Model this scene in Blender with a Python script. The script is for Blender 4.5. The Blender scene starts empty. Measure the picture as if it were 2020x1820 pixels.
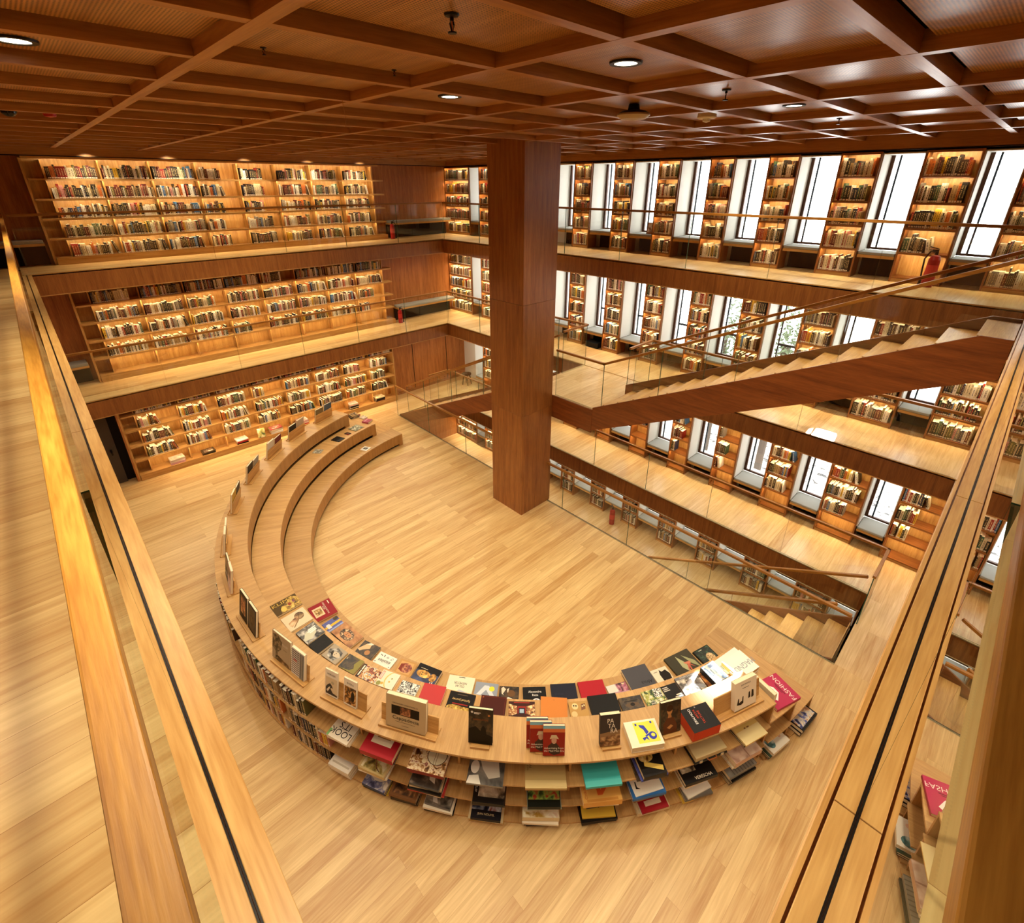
import bpy, bmesh, math, random
from math import radians as RAD, sin, cos, pi, hypot
from mathutils import Vector, Matrix

S = bpy.context.scene
COL = S.collection

# ------------------------------------------------------------------ camera
FPX = 979.424
PITCH, YAW = -0.418904859, 0.808669548
cf = Vector((cos(PITCH)*cos(YAW), cos(PITCH)*sin(YAW), sin(PITCH)))
cr = Vector((sin(YAW), -cos(YAW), 0))
cu = cr.cross(cf)
cam_d = bpy.data.cameras.new('camera')
cam = bpy.data.objects.new('camera', cam_d); COL.objects.link(cam)
cam.matrix_world = Matrix(((cr.x, cu.x, -cf.x, 0), (cr.y, cu.y, -cf.y, 0), (cr.z, cu.z, -cf.z, 1.5908), (0, 0, 0, 1)))
cam_d.sensor_width = 36.0
cam_d.sensor_fit = 'HORIZONTAL'
cam_d.lens = FPX/2020*36
cam_d.shift_y = -(910-797.763)/2020
cam_d.clip_start = 0.02
S.camera = cam

# ------------------------------------------------------------------ world, exposure
W = bpy.data.worlds.new('world'); S.world = W; W.use_nodes = True
bg = W.node_tree.nodes['Background']
bg.inputs['Color'].default_value = (1.0, 0.985, 0.95, 1)
bg.inputs['Strength'].default_value = 9.0
S.view_settings.view_transform = 'Standard'
S.view_settings.look = 'None'
S.view_settings.gamma = 1.0
S.view_settings.exposure = 0.0
S.view_settings.use_curve_mapping = False
S.cycles.max_bounces = 7
S.cycles.diffuse_bounces = 4
S.cycles.glossy_bounces = 4
S.cycles.transmission_bounces = 4
S.cycles.transparent_max_bounces = 24
S.cycles.sample_clamp_indirect = 4.0
S.cycles.caustics_reflective = False
S.cycles.caustics_refractive = False

# ------------------------------------------------------------------ levels (metres; top gallery floor = 0)
L1, L2, L3, L4 = 0.0, -2.685, -5.44, -7.9
ZB, ZP = 2.24, 2.31            # underside of the beams, coffer panels
X1, Y1 = 9.70, 13.28           # far edges of the central void
XF = 11.05                     # face of the window bookcases
YB = 14.5                      # face of the back bookcases
YW, XG = 14.9, 11.68            # back wall, window glass
XL, YL = -1.75, -1.75          # walls behind the near galleries
CX, CY = 7.03, 6.77            # centre of the round bench
WARM = (1.0, 0.875, 0.635)

# lamps that light whole storeys; those under the slabs are unseen, without fittings
def area(name, loc, rot, sx, sy, power, color=WARM, spread=180):
    l = bpy.data.lights.new(name, 'AREA'); l.shape = 'RECTANGLE'; l.size = sx; l.size_y = sy
    l.energy = power; l.color = color; l.spread = RAD(spread)
    o = bpy.data.objects.new(name, l); COL.objects.link(o); o.location = loc; o.rotation_euler = rot
    return o
def spot(name, loc, target, power, angle, blend=0.5, color=WARM, size=0.06):
    l = bpy.data.lights.new(name, 'SPOT'); l.energy = power; l.color = color
    l.spot_size = RAD(angle); l.spot_blend = blend; l.shadow_soft_size = size
    o = bpy.data.objects.new(name, l); COL.objects.link(o); o.location = loc
    o.rotation_euler = (Vector(target)-Vector(loc)).to_track_quat('-Z', 'Y').to_euler()
    return o

KEY = 0.79
# real downlights come first, then added fill spots with no fitting in the ceiling
DOWNLIGHTS_AND_FILL = [(3.188, 2.27), (3.188, 4.15), (0.345, 4.15), (6.03, 2.27), (4.61, 11.66), (0.345, 6.96), (1.766, 6.96), (3.188, 7.9),
              (4.61, 9.78), (8.88, 9.78), (3.188, 10.7), (1.766, 11.66), (6.03, 5.09), (8.88, 4.15), (0.345, 1.33), (6.03, 0.39), (8.88, 2.27), (1.766, 1.33), (4.61, 1.33)]
for i, (x, y) in enumerate(DOWNLIGHTS_AND_FILL):
    spot('downlight_and_fill_lamp', (x, y, ZP-0.03), (x, y, -6), 300*KEY, 118, 0.7, size=0.07)
for y in (1.33, 4.15, 6.96, 10.7): spot('downlight_and_fill_lamp', (-1.08, y, ZP-0.03), (-1.08, y, -6), 130*KEY, 125, 0.8, size=0.07)  # added fill spots that brighten the left gallery, no fittings built
# slots above each back bookcase
area('shelf_slot_lamp', (4.5, 13.75, L1-0.43), (RAD(-28), 0, 0), 8.2, 0.08, 95*KEY)
area('shelf_slot_lamp', (4.5, 13.75, L2-0.43), (RAD(-28), 0, 0), 8.2, 0.08, 105*KEY)
for x in (1.55, 3.0, 4.62, 6.2, 7.7):
    spot('shelf_spot_lamp', (x, 14.10, 2.21), (x, 14.62, 1.0), 60*KEY, 105, 0.8, size=0.03)
# unseen fill strips added to brighten the wall beside each back bookcase
for z in (L1-0.43, L2-0.43): area('wall_fill_lamp', (10.0, 13.75, z), (RAD(-20), 0, 0), 2.4, 0.08, 40*KEY)
# added area fills, unseen, under the window galleries and the near galleries
for z in (L1-0.43, L2-0.43):
    area('gallery_fill_lamp', (10.2, 6.6, z), (0, 0, 0), 0.08, 13.0, 120*KEY)
    area('gallery_fill_lamp', (4.5, -0.9, z), (0, 0, 0), 9.5, 0.08, 70*KEY)
    area('gallery_fill_lamp', (-0.9, 6.5, z), (0, 0, 0), 0.08, 12.5, 70*KEY)
area('gallery_fill_lamp', (9.6, 6.9, L3-0.47), (0, 0, 0), 3.4, 12.5, 170*KEY)
# a shaft of sun that reaches the bench through the top gallery's windows
SUN_TO, SUN_DIR = Vector((5.35, 1.45, L3+1.0)), Vector((6.3, 0.70, 2.85)).normalized()
spot('sun_shaft_lamp', SUN_TO+SUN_DIR*30, SUN_TO, 800000, 1.35, 0.05, (1.0, 0.96, 0.9), 0.12)

# ------------------------------------------------------------------ materials
def srgb(h):
    h = h.lstrip('#'); v = [int(h[i:i+2], 16)/255 for i in (0, 2, 4)]
    return tuple((c/12.92 if c <= 0.04045 else ((c+0.055)/1.055)**2.4) for c in v) + (1.0,)

def new_mat(name):
    m = bpy.data.materials.new(name); m.use_nodes = True
    nt = m.node_tree; return m, nt, nt.nodes['Principled BSDF']

def nd(nt, typ, **kw):
    n = nt.nodes.new(typ)
    for k, v in kw.items(): setattr(n, k, v)
    return n

_plain = {}
def plain(hexc, rough=0.55, metal=0.0):
    k = (hexc, rough, metal)
    if k not in _plain:
        m, nt, b = new_mat('paint_'+hexc.lstrip('#'))
        b.inputs['Base Color'].default_value = srgb(hexc)
        b.inputs['Roughness'].default_value = rough
        b.inputs['Metallic'].default_value = metal
        b.inputs['Specular IOR Level'].default_value = 0.22
        _plain[k] = m
    return _plain[k]

def wood(name, dark, light, axis='x', rough=0.42, scale=1.0, tone=0.10, coat=0.0):
    """veneer: long stretched noise along one axis plus fine pores; each object starts at its own place in the log"""
    m, nt, b = new_mat(name); L = nt.links.new
    tc = nd(nt, 'ShaderNodeTexCoord'); oi = nd(nt, 'ShaderNodeObjectInfo')
    add = nd(nt, 'ShaderNodeVectorMath', operation='MULTIPLY_ADD')
    comb = nd(nt, 'ShaderNodeCombineXYZ')
    for i in range(3): L(oi.outputs['Random'], comb.inputs[i])
    add.inputs[1].default_value = (17.3, 23.1, 31.7)
    L(comb.outputs[0], add.inputs[0]); L(tc.outputs['Object'], add.inputs[2])
    mp = nd(nt, 'ShaderNodeMapping')
    s = {'x': (0.55, 9, 9), 'y': (9, 0.55, 9), 'z': (9, 9, 0.55)}[axis]
    mp.inputs['Scale'].default_value = [v*scale for v in s]
    L(add.outputs[0], mp.inputs['Vector'])
    n1 = nd(nt, 'ShaderNodeTexNoise'); n1.inputs['Scale'].default_value = 1.6; n1.inputs['Detail'].default_value = 5
    n1.inputs['Distortion'].default_value = 0.7
    n2 = nd(nt, 'ShaderNodeTexNoise'); n2.inputs['Scale'].default_value = 11; n2.inputs['Detail'].default_value = 3
    L(mp.outputs[0], n1.inputs['Vector']); L(mp.outputs[0], n2.inputs['Vector'])
    mx = nd(nt, 'ShaderNodeMath', operation='MULTIPLY_ADD'); mx.inputs[1].default_value = 0.45; 
    L(n2.outputs['Fac'], mx.inputs[0]); 
    m2 = nd(nt, 'ShaderNodeMath', operation='MULTIPLY'); m2.inputs[1].default_value = 0.75
    L(n1.outputs['Fac'], m2.inputs[0]); L(m2.outputs[0], mx.inputs[2])
    rp = nd(nt, 'ShaderNodeValToRGB'); rp.color_ramp.elements[0].position = 0.36; rp.color_ramp.elements[1].position = 0.82
    rp.color_ramp.elements[0].color = srgb(dark); rp.color_ramp.elements[1].color = srgb(light)
    L(mx.outputs[0], rp.inputs['Fac'])
    hsv = nd(nt, 'ShaderNodeHueSaturation'); 
    mr = nd(nt, 'ShaderNodeMapRange'); mr.inputs['To Min'].default_value = 1-tone; mr.inputs['To Max'].default_value = 1+tone
    L(oi.outputs['Random'], mr.inputs['Value']); L(mr.outputs[0], hsv.inputs['Value'])
    L(rp.outputs[0], hsv.inputs['Color']); L(hsv.outputs[0], b.inputs['Base Color'])
    b.inputs['Roughness'].default_value = rough
    bm_ = nd(nt, 'ShaderNodeBump'); bm_.inputs['Strength'].default_value = 0.06; bm_.inputs['Distance'].default_value = 0.004
    L(n2.outputs['Fac'], bm_.inputs['Height']); L(bm_.outputs[0], b.inputs['Normal'])
    return m

OAK_D, OAK_L = '#a4702f', '#d5a763'
oak = {a: wood('oak_'+a, OAK_D, OAK_L, a, 0.40) for a in 'xyz'}
veneer = {a: wood('dark_veneer_'+a, '#6f3d18', '#a06630', a, 0.38, tone=0.06) for a in 'xyz'}
shaded_stair_wood = wood('shaded_stair_veneer_y', '#5c2b10', '#8c4e22', 'y', 0.36, tone=0.05)  # fascia veneer darkened: the stringers' backlit shade is put into the colour
soffit = {a: wood('ceiling_veneer_'+a, '#8f5a2b', '#bd8548', a, 0.36, tone=0.05) for a in 'xy'}
rail_wood = {a: wood('handrail_oak_'+a, '#74440f', '#a8712a', a, 0.38, scale=2.0, tone=0.03) for a in 'xyz'}

lit_near_rail = {a: wood('lit_near_handrail_oak_'+a, '#8f5a1a', '#c9923e', a, 0.38, scale=2.0, tone=0.02) for a in 'xyz'}  # same oak as the other rails, their nearby sheen put into a lighter colour

def floor_mat(name, c1, c2, pw=0.165, plen=1.9):
    m, nt, b = new_mat(name); L = nt.links.new
    tc = nd(nt, 'ShaderNodeTexCoord')
    br = nd(nt, 'ShaderNodeTexBrick'); br.offset = 0.37; br.offset_frequency = 2; br.squash = 1.0
    br.inputs['Scale'].default_value = 1.0; br.inputs['Mortar Size'].default_value = 0.0009
    br.inputs['Brick Width'].default_value = plen; br.inputs['Row Height'].default_value = pw
    br.inputs['Color1'].default_value = (0, 0, 0, 1); br.inputs['Color2'].default_value = (1, 1, 1, 1)
    br.inputs['Mortar'].default_value = (0.5, 0.5, 0.5, 1); br.inputs['Bias'].default_value = 0.0
    L(tc.outputs['Object'], br.inputs['Vector'])
    # grain shifts from board to board
    sep = nd(nt, 'ShaderNodeVectorMath', operation='MULTIPLY_ADD'); sep.inputs[1].default_value = (7.0, 3.0, 11.0)
    L(br.outputs['Color'], sep.inputs[0]); L(tc.outputs['Object'], sep.inputs[2])
    mp = nd(nt, 'ShaderNodeMapping'); mp.inputs['Scale'].default_value = (0.5, 7, 7); L(sep.outputs[0], mp.inputs['Vector'])
    n1 = nd(nt, 'ShaderNodeTexNoise'); n1.inputs['Scale'].default_value = 2.0; n1.inputs['Detail'].default_value = 6; n1.inputs['Distortion'].default_value = 1.1
    L(mp.outputs[0], n1.inputs['Vector'])
    mp2 = nd(nt, 'ShaderNodeMapping'); mp2.inputs['Scale'].default_value = (1.2, 30, 30); L(sep.outputs[0], mp2.inputs['Vector'])
    n2 = nd(nt, 'ShaderNodeTexNoise'); n2.inputs['Scale'].default_value = 2.0; n2.inputs['Detail'].default_value = 3; L(mp2.outputs[0], n2.inputs['Vector'])
    a1 = nd(nt, 'ShaderNodeMath', operation='MULTIPLY_ADD'); a1.inputs[1].default_value = 0.27
    L(br.outputs['Color'], a1.inputs[0])
    a2 = nd(nt, 'ShaderNodeMath', operation='MULTIPLY_ADD'); a2.inputs[1].default_value = 0.62
    L(n1.outputs['Fac'], a2.inputs[0])
    a3 = nd(nt, 'ShaderNodeMath', operation='MULTIPLY'); a3.inputs[1].default_value = 0.34; L(n2.outputs['Fac'], a3.inputs[0])
    L(a3.outputs[0], a2.inputs[2]); L(a2.outputs[0], a1.inputs[2])
    rp = nd(nt, 'ShaderNodeValToRGB'); rp.color_ramp.elements[0].position = 0.34; rp.color_ramp.elements[1].position = 0.92
    rp.color_ramp.elements[0].color = srgb(c1); rp.color_ramp.elements[1].color = srgb(c2)
    L(a1.outputs[0], rp.inputs['Fac'])
    mm = nd(nt, 'ShaderNodeMix', data_type='RGBA'); L(br.outputs['Fac'], mm.inputs[0]); L(rp.outputs[0], mm.inputs[6])
    mm.inputs[7].default_value = srgb('#9a6c36'); L(mm.outputs[2], b.inputs['Base Color'])
    b.inputs['Roughness'].default_value = 0.36
    return m
floorwood = floor_mat('oak_floorboards', '#af8046', '#e6c68a')
floorwide = floor_mat('wide_oak_floorboards', '#b5874c', '#e8cb98', 0.26, 2.4)

def perforated():
    m, nt, b = new_mat('perforated_ceiling_veneer'); L = nt.links.new
    tc = nd(nt, 'ShaderNodeTexCoord'); sp = nd(nt, 'ShaderNodeSeparateXYZ'); L(tc.outputs['Object'], sp.inputs[0])
    prod = []
    for ax in (0, 1):
        mu = nd(nt, 'ShaderNodeMath', operation='MULTIPLY'); mu.inputs[1].default_value = 2*pi/0.017
        L(sp.outputs[ax], mu.inputs[0]); si = nd(nt, 'ShaderNodeMath', operation='SINE'); L(mu.outputs[0], si.inputs[0]); prod.append(si)
    ad = nd(nt, 'ShaderNodeMath', operation='ADD'); L(prod[0].outputs[0], ad.inputs[0]); L(prod[1].outputs[0], ad.inputs[1])
    mr = nd(nt, 'ShaderNodeMapRange'); mr.inputs['From Min'].default_value = 0.25; mr.inputs['From Max'].default_value = 0.8
    L(ad.outputs[0], mr.inputs['Value'])
    mp = nd(nt, 'ShaderNodeMapping'); mp.inputs['Scale'].default_value = (9, 0.6, 9); L(tc.outputs['Object'], mp.inputs['Vector'])
    n1 = nd(nt, 'ShaderNodeTexNoise'); n1.inputs['Scale'].default_value = 1.4; n1.inputs['Detail'].default_value = 4; L(mp.outputs[0], n1.inputs['Vector'])
    rp = nd(nt, 'ShaderNodeValToRGB'); rp.color_ramp.elements[0].color = srgb('#a06a34'); rp.color_ramp.elements[1].color = srgb('#cb9555')
    rp.color_ramp.elements[0].position = 0.3; rp.color_ramp.elements[1].position = 0.75
    L(n1.outputs['Fac'], rp.inputs['Fac'])
    mm = nd(nt, 'ShaderNodeMix', data_type='RGBA'); L(mr.outputs[0], mm.inputs[0]); L(rp.outputs[0], mm.inputs[6]); mm.inputs[7].default_value = srgb('#2c1206')
    L(mm.outputs[2], b.inputs['Base Color']); b.inputs['Roughness'].default_value = 0.32
    return m
perf = perforated()

def glass_mat(name, tint=(0.97, 0.985, 0.97)):
    m = bpy.data.materials.new(name); m.use_nodes = True; nt = m.node_tree; L = nt.links.new
    nt.nodes.remove(nt.nodes['Principled BSDF']); out = nt.nodes['Material Output']
    tr = nd(nt, 'ShaderNodeBsdfTransparent'); tr.inputs[0].default_value = (*tint, 1)
    gl = nd(nt, 'ShaderNodeBsdfGlossy'); gl.inputs['Roughness'].default_value = 0.0; gl.inputs[0].default_value = (1, 1, 1, 1)
    fr = nd(nt, 'ShaderNodeFresnel'); fr.inputs['IOR'].default_value = 1.45
    geo = nd(nt, 'ShaderNodeNewGeometry')            # the far face of a thin sheet reflects as weakly as the near one
    two = nd(nt, 'ShaderNodeMath', operation='MULTIPLY'); two.inputs[1].default_value = 1.7; two.use_clamp = True; L(fr.outputs[0], two.inputs[0])   # both faces of the sheet
    mi = nd(nt, 'ShaderNodeMath', operation='SUBTRACT'); mi.inputs[0].default_value = 1.0; L(geo.outputs['Backfacing'], mi.inputs[1])
    mu = nd(nt, 'ShaderNodeMath', operation='MULTIPLY'); L(two.outputs[0], mu.inputs[0]); L(mi.outputs[0], mu.inputs[1])
    mx = nd(nt, 'ShaderNodeMixShader'); L(mu.outputs[0], mx.inputs[0]); L(tr.outputs[0], mx.inputs[1]); L(gl.outputs[0], mx.inputs[2])
    L(mx.outputs[0], out.inputs['Surface'])
    return m
glass = glass_mat('railing_glass'); pane_glass = glass_mat('window_glass', (0.985, 0.99, 0.99))
glass_edge = plain('#3d5a48', 0.2)

def emit(name, col, strength):
    m = bpy.data.materials.new(name); m.use_nodes = True; nt = m.node_tree
    nt.nodes.remove(nt.nodes['Principled BSDF']); e = nd(nt, 'ShaderNodeEmission')
    e.inputs[0].default_value = (*col, 1); e.inputs[1].default_value = strength
    nt.links.new(e.outputs[0], nt.nodes['Material Output'].inputs['Surface']); return m
led = emit('led_strip_light', (1.0, 0.76, 0.42), 90.0); led_win = emit('led_strip_window_cases', (1.0, 0.77, 0.44), 170.0)
lampglow = emit('downlight_glow', (1.0, 0.85, 0.6), 9.0)

def book_material():
    m, nt, b = new_mat('book_cover_and_pages'); L = nt.links.new
    at = nd(nt, 'ShaderNodeAttribute', attribute_name='bookcol'); uv = nd(nt, 'ShaderNodeUVMap', uv_map='spine')
    sp = nd(nt, 'ShaderNodeSeparateXYZ'); L(uv.outputs[0], sp.inputs[0])
    fx = nd(nt, 'ShaderNodeMath', operation='FRACT'); L(sp.outputs[0], fx.inputs[0])
    mp = nd(nt, 'ShaderNodeMapping'); mp.inputs['Scale'].default_value = (5, 16, 1); L(uv.outputs[0], mp.inputs[0])
    n = nd(nt, 'ShaderNodeTexNoise'); n.inputs['Scale'].default_value = 1.0; n.inputs['Detail'].default_value = 2; L(mp.outputs[0], n.inputs['Vector'])
    def rng(src, lo, hi):
        a = nd(nt, 'ShaderNodeMath', operation='GREATER_THAN'); a.inputs[1].default_value = lo; L(src, a.inputs[0])
        c = nd(nt, 'ShaderNodeMath', operation='LESS_THAN'); c.inputs[1].default_value = hi; L(src, c.inputs[0])
        d = nd(nt, 'ShaderNodeMath', operation='MULTIPLY'); L(a.outputs[0], d.inputs[0]); L(c.outputs[0], d.inputs[1]); return d.outputs[0]
    def mul(a, c):
        d = nd(nt, 'ShaderNodeMath', operation='MULTIPLY'); L(a, d.inputs[0]); L(c, d.inputs[1]); return d.outputs[0]
    ttl = mul(mul(rng(sp.outputs[1], 0.24, 0.86), rng(fx.outputs[0], 0.28, 0.72)), rng(n.outputs['Fac'], 0.52, 2))
    lab = mul(rng(sp.outputs[1], 0.025, 0.125), rng(fx.outputs[0], 0.12, 0.88))
    ttl = mul(ttl, at.outputs['Alpha']); lab = mul(lab, at.outputs['Alpha'])
    # lettering: light on dark spines, dark on light ones
    bw = nd(nt, 'ShaderNodeRGBToBW'); L(at.outputs['Color'], bw.inputs[0])
    lt = nd(nt, 'ShaderNodeMath', operation='LESS_THAN'); lt.inputs[1].default_value = 0.22; L(bw.outputs[0], lt.inputs[0])
    ink = nd(nt, 'ShaderNodeMix', data_type='RGBA'); L(lt.outputs[0], ink.inputs[0]); ink.inputs[6].default_value = srgb('#3a1c12'); ink.inputs[7].default_value = srgb('#d9c088')
    m1 = nd(nt, 'ShaderNodeMix', data_type='RGBA'); L(ttl, m1.inputs[0]); L(at.outputs['Color'], m1.inputs[6]); L(ink.outputs[2], m1.inputs[7])
    m2 = nd(nt, 'ShaderNodeMix', data_type='RGBA'); L(lab, m2.inputs[0]); L(m1.outputs[2], m2.inputs[6]); m2.inputs[7].default_value = srgb('#efe4cc')
    L(m2.outputs[2], b.inputs['Base Color']); b.inputs['Roughness'].default_value = 0.5
    return m
bookmat = book_material()

def noise_mat(name, cols, scale, seed=0, rough=0.4, distort=0.6):
    m, nt, b = new_mat(name); L = nt.links.new
    tc = nd(nt, 'ShaderNodeTexCoord'); mp = nd(nt, 'ShaderNodeMapping'); mp.inputs['Location'].default_value = (seed*3.7, seed*1.9, seed)
    L(tc.outputs['Object'], mp.inputs[0])
    n = nd(nt, 'ShaderNodeTexNoise'); n.inputs['Scale'].default_value = scale; n.inputs['Detail'].default_value = 4; n.inputs['Distortion'].default_value = distort
    L(mp.outputs[0], n.inputs['Vector']); rp = nd(nt, 'ShaderNodeValToRGB'); cr_ = rp.color_ramp
    k = len(cols)
    while len(cr_.elements) < k: cr_.elements.new(0.5)
    for i, c in enumerate(cols):
        cr_.elements[i].position = 0.34+0.32*i/(k-1); cr_.elements[i].color = srgb(c)
    L(n.outputs['Fac'], rp.inputs[0]); L(rp.outputs[0], b.inputs['Base Color']); b.inputs['Roughness'].default_value = rough
    return m

black_metal = plain('#15110e', 0.4); white_paint = plain('#dcdad2', 0.6); cushion_grey = plain('#9a9a94', 0.85)
frame_brown = plain('#4a2a17', 0.45); mull_dark = plain('#2c3540', 0.4); page_mat = plain('#ead9b5', 0.8)
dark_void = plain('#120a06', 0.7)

# ------------------------------------------------------------------ mesh helpers
class MB:
    def __init__(s): s.v = []; s.f = []; s.m = []
    def box(s, x0, x1, y0, y1, z0, z1, mi=0):
        b = len(s.v)
        s.v += [(x0, y0, z0), (x1, y0, z0), (x1, y1, z0), (x0, y1, z0), (x0, y0, z1), (x1, y0, z1), (x1, y1, z1), (x0, y1, z1)]
        for q in ((0, 3, 2, 1), (4, 5, 6, 7), (0, 1, 5, 4), (1, 2, 6, 5), (2, 3, 7, 6), (3, 0, 4, 7)):
            s.f.append(tuple(b+i for i in q)); s.m.append(mi)
        return s
    def prism(s, poly, vec, mi=0):
        """extrude a polygon of 3-D points along vec"""
        b = len(s.v); n = len(poly); vec = Vector(vec)
        s.v += [tuple(p) for p in poly] + [tuple(Vector(p)+vec) for p in poly]
        s.f += [tuple(b+i for i in range(n)), tuple(b+n+i for i in reversed(range(n)))]; s.m += [mi, mi]
        for i in range(n):
            j = (i+1) % n; s.f.append((b+i, b+n+i, b+n+j, b+j)); s.m.append(mi)
        return s
    def bar(s, p, q, w, h, mi=0, up=(0, 0, 1)):
        """rectangular bar between two points; w across, h along 'up'"""
        p, q = Vector(p), Vector(q); d = (q-p).normalized(); side = d.cross(Vector(up)).normalized(); u = side.cross(d).normalized()
        return s.prism([p+side*a*w/2+u*c*h/2 for a, c in ((-1, -1), (1, -1), (1, 1), (-1, 1))], q-p, mi)
    def arc(s, r0, r1, z0, z1, a0, a1, n=48, cx=CX, cy=CY, mi=0):
        b = len(s.v)
        for i in range(n+1):
            a = RAD(a0+(a1-a0)*i/n); c, d = cos(a), sin(a)
            s.v += [(cx+r0*c, cy+r0*d, z0), (cx+r1*c, cy+r1*d, z0), (cx+r1*c, cy+r1*d, z1), (cx+r0*c, cy+r0*d, z1)]
        for i in range(n):
            k = b+4*i
            for q in ((0, 4, 5, 1), (1, 5, 6, 2), (2, 6, 7, 3), (3, 7, 4, 0)):
                s.f.append(tuple(k+j for j in q)); s.m.append(mi)
        s.f += [(b, b+1, b+2, b+3), (b+4*n+3, b+4*n+2, b+4*n+1, b+4*n)]; s.m += [mi, mi]
        return s
    def cyl(s, x, y, z0, z1, r, n=20, r1=None, mi=0):
        b = len(s.v); r1 = r if r1 is None else r1
        for i in range(n):
            a = 2*pi*i/n; s.v += [(x+r*cos(a), y+r*sin(a), z0), (x+r1*cos(a), y+r1*sin(a), z1)]
        for i in range(n):
            j = (i+1) % n; s.f.append((b+2*i, b+2*j, b+2*j+1, b+2*i+1)); s.m.append(mi)
        s.f += [tuple(b+2*i for i in reversed(range(n))), tuple(b+2*i+1 for i in range(n))]; s.m += [mi, mi]
        return s
    def lathe(s, prof, n=20, x=0, y=0, mi=0):
        for (r0, z0), (r1, z1) in zip(prof, prof[1:]):
            b = len(s.v)
            for i in range(n):
                a = 2*pi*i/n; s.v += [(x+r0*cos(a), y+r0*sin(a), z0), (x+r1*cos(a), y+r1*sin(a), z1)]
            for i in range(n):
                j = (i+1) % n; s.f.append((b+2*i, b+2*j, b+2*j+1, b+2*i+1)); s.m.append(mi)
        return s
    def tube(s, pts, r, n=8, mi=0):
        pts = [Vector(p) for p in pts]; rings = []
        for i, p in enumerate(pts):
            d = (pts[min(i+1, len(pts)-1)]-pts[max(i-1, 0)]).normalized()
            a = d.cross(Vector((0, 0, 1)) if abs(d.z) < 0.9 else Vector((1, 0, 0))).normalized(); c = a.cross(d)
            rings.append(len(s.v)); s.v += [tuple(p+a*r*cos(2*pi*k/n)+c*r*sin(2*pi*k/n)) for k in range(n)]
        for i in range(len(rings)-1):
            for k in range(n):
                l = (k+1) % n; s.f.append((rings[i]+k, rings[i]+l, rings[i+1]+l, rings[i+1]+k)); s.m.append(mi)
        s.f += [tuple(rings[0]+k for k in range(n)), tuple(rings[-1]+k for k in reversed(range(n)))]; s.m += [mi, mi]
        return s
    def mesh(s, name, mats):
        me = bpy.data.meshes.new(name); me.from_pydata(s.v, [], s.f)
        mats = mats if isinstance(mats, (list, tuple)) else [mats]
        for m in mats: me.materials.append(m)
        if len(mats) > 1: me.polygons.foreach_set('material_index', s.m)
        bm = bmesh.new(); bm.from_mesh(me); bmesh.ops.recalc_face_normals(bm, faces=bm.faces); bm.to_mesh(me); bm.free()
        return me
    def build(s, name, mats, parent=None, bevel=0, smooth=False):
        o = bpy.data.objects.new(name, s.mesh(name, mats)); COL.objects.link(o)
        if parent is not None: o.parent = parent
        if bevel:
            b = o.modifiers.new('bevel', 'BEVEL'); b.width = bevel; b.segments = 2; b.limit_method = 'ANGLE'
        if smooth:
            for p in o.data.polygons: p.use_smooth = True
            try: o.data.set_sharp_from_angle(angle=RAD(35))
            except Exception: pass
        return o

def tag(o, label=None, cat=None, group=None, kind=None):
    for k, v in (('label', label), ('category', cat), ('group', group), ('kind', kind)):
        if v: o[k] = v
    return o
def thing(name, label, cat, loc=(0, 0, 0), rz=0.0, group=None):
    o = bpy.data.objects.new(name, None); COL.objects.link(o); o.location = loc; o.rotation_euler = (0, 0, rz)
    o.empty_display_size = 0.1
    return tag(o, label, cat, group)
def struct(name, mb, mats, parent=None, bevel=0):
    o = mb.build(name, mats, parent, bevel)
    if parent is None: o['kind'] = 'structure'
    return o
ORD = 'first second third fourth fifth sixth seventh eighth ninth tenth eleventh twelfth thirteenth fourteenth fifteenth sixteenth seventeenth eighteenth nineteenth twentieth'.split()
def ordn(i):
    if i < 20: return ORD[i]
    return 'twenty-'+ORD[i-20] if i < 29 else 'thirtieth' if i == 29 else 'thirty-'+ORD[i-30]

# ------------------------------------------------------------------ floors, slabs, fascias
wallwood = wood('wall_veneer', '#80481c', '#b9763a', 'z', 0.4, tone=0.05)
def ring(z, n, wide=True):
    fl = MB()
    fl.box(XL, -0.05, YL, YW, z-0.03, z).box(-0.05, X1, YL, -0.1, z-0.03, z).box(-0.05, XG, Y1, YW, z-0.03, z)
    struct('floor', fl, floorwood)
    fr = MB().box(X1, XG, -0.1, Y1, z-0.03, z).box(X1, XG, YL, -0.1, z-0.03, z)
    struct('floor', fr, floorwide)
    sl = MB()
    sl.box(XL, 0.0, YL, YW, z-0.41, z-0.031).box(0.0, X1, YL, -0.05, z-0.41, z-0.031).box(0.0, XG, Y1+0.03, YW, z-0.41, z-0.031).box(X1+0.03, XG, YL, Y1+0.03, z-0.41, z-0.031)
    struct('ceiling', sl, soffit['x'])
    # fascias round the void
    struct('trim_%d' % n, MB().box(0.0, X1+0.03, Y1, Y1+0.03, z-0.41, z), veneer['z'])
    struct('trim_%d' % (n+1), MB().box(X1, X1+0.03, 0.0, Y1, z-0.41, z), veneer['z'])
    struct('trim_%d' % (n+2), MB().box(0.0, 0.03, 0.0, Y1, z-0.41, z-0.03), veneer['z'])
    struct('trim_%d' % (n+3), MB().box(0.0, X1, -0.05, -0.02, z-0.41, z-0.03), veneer['z'])
    # light edge bead above and below each fascia
    bd = MB()
    for dz in (0.0, -0.41):
        bd.box(0.0, X1, Y1-0.008, Y1+0.001, z+dz-0.008, z+dz+0.008).box(X1-0.008, X1+0.001, 0.0, Y1, z+dz-0.008, z+dz+0.008)
    struct('trim_%d' % (n+4), bd, oak['x'])
ring(L1, 1); ring(L2, 10)
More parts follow.
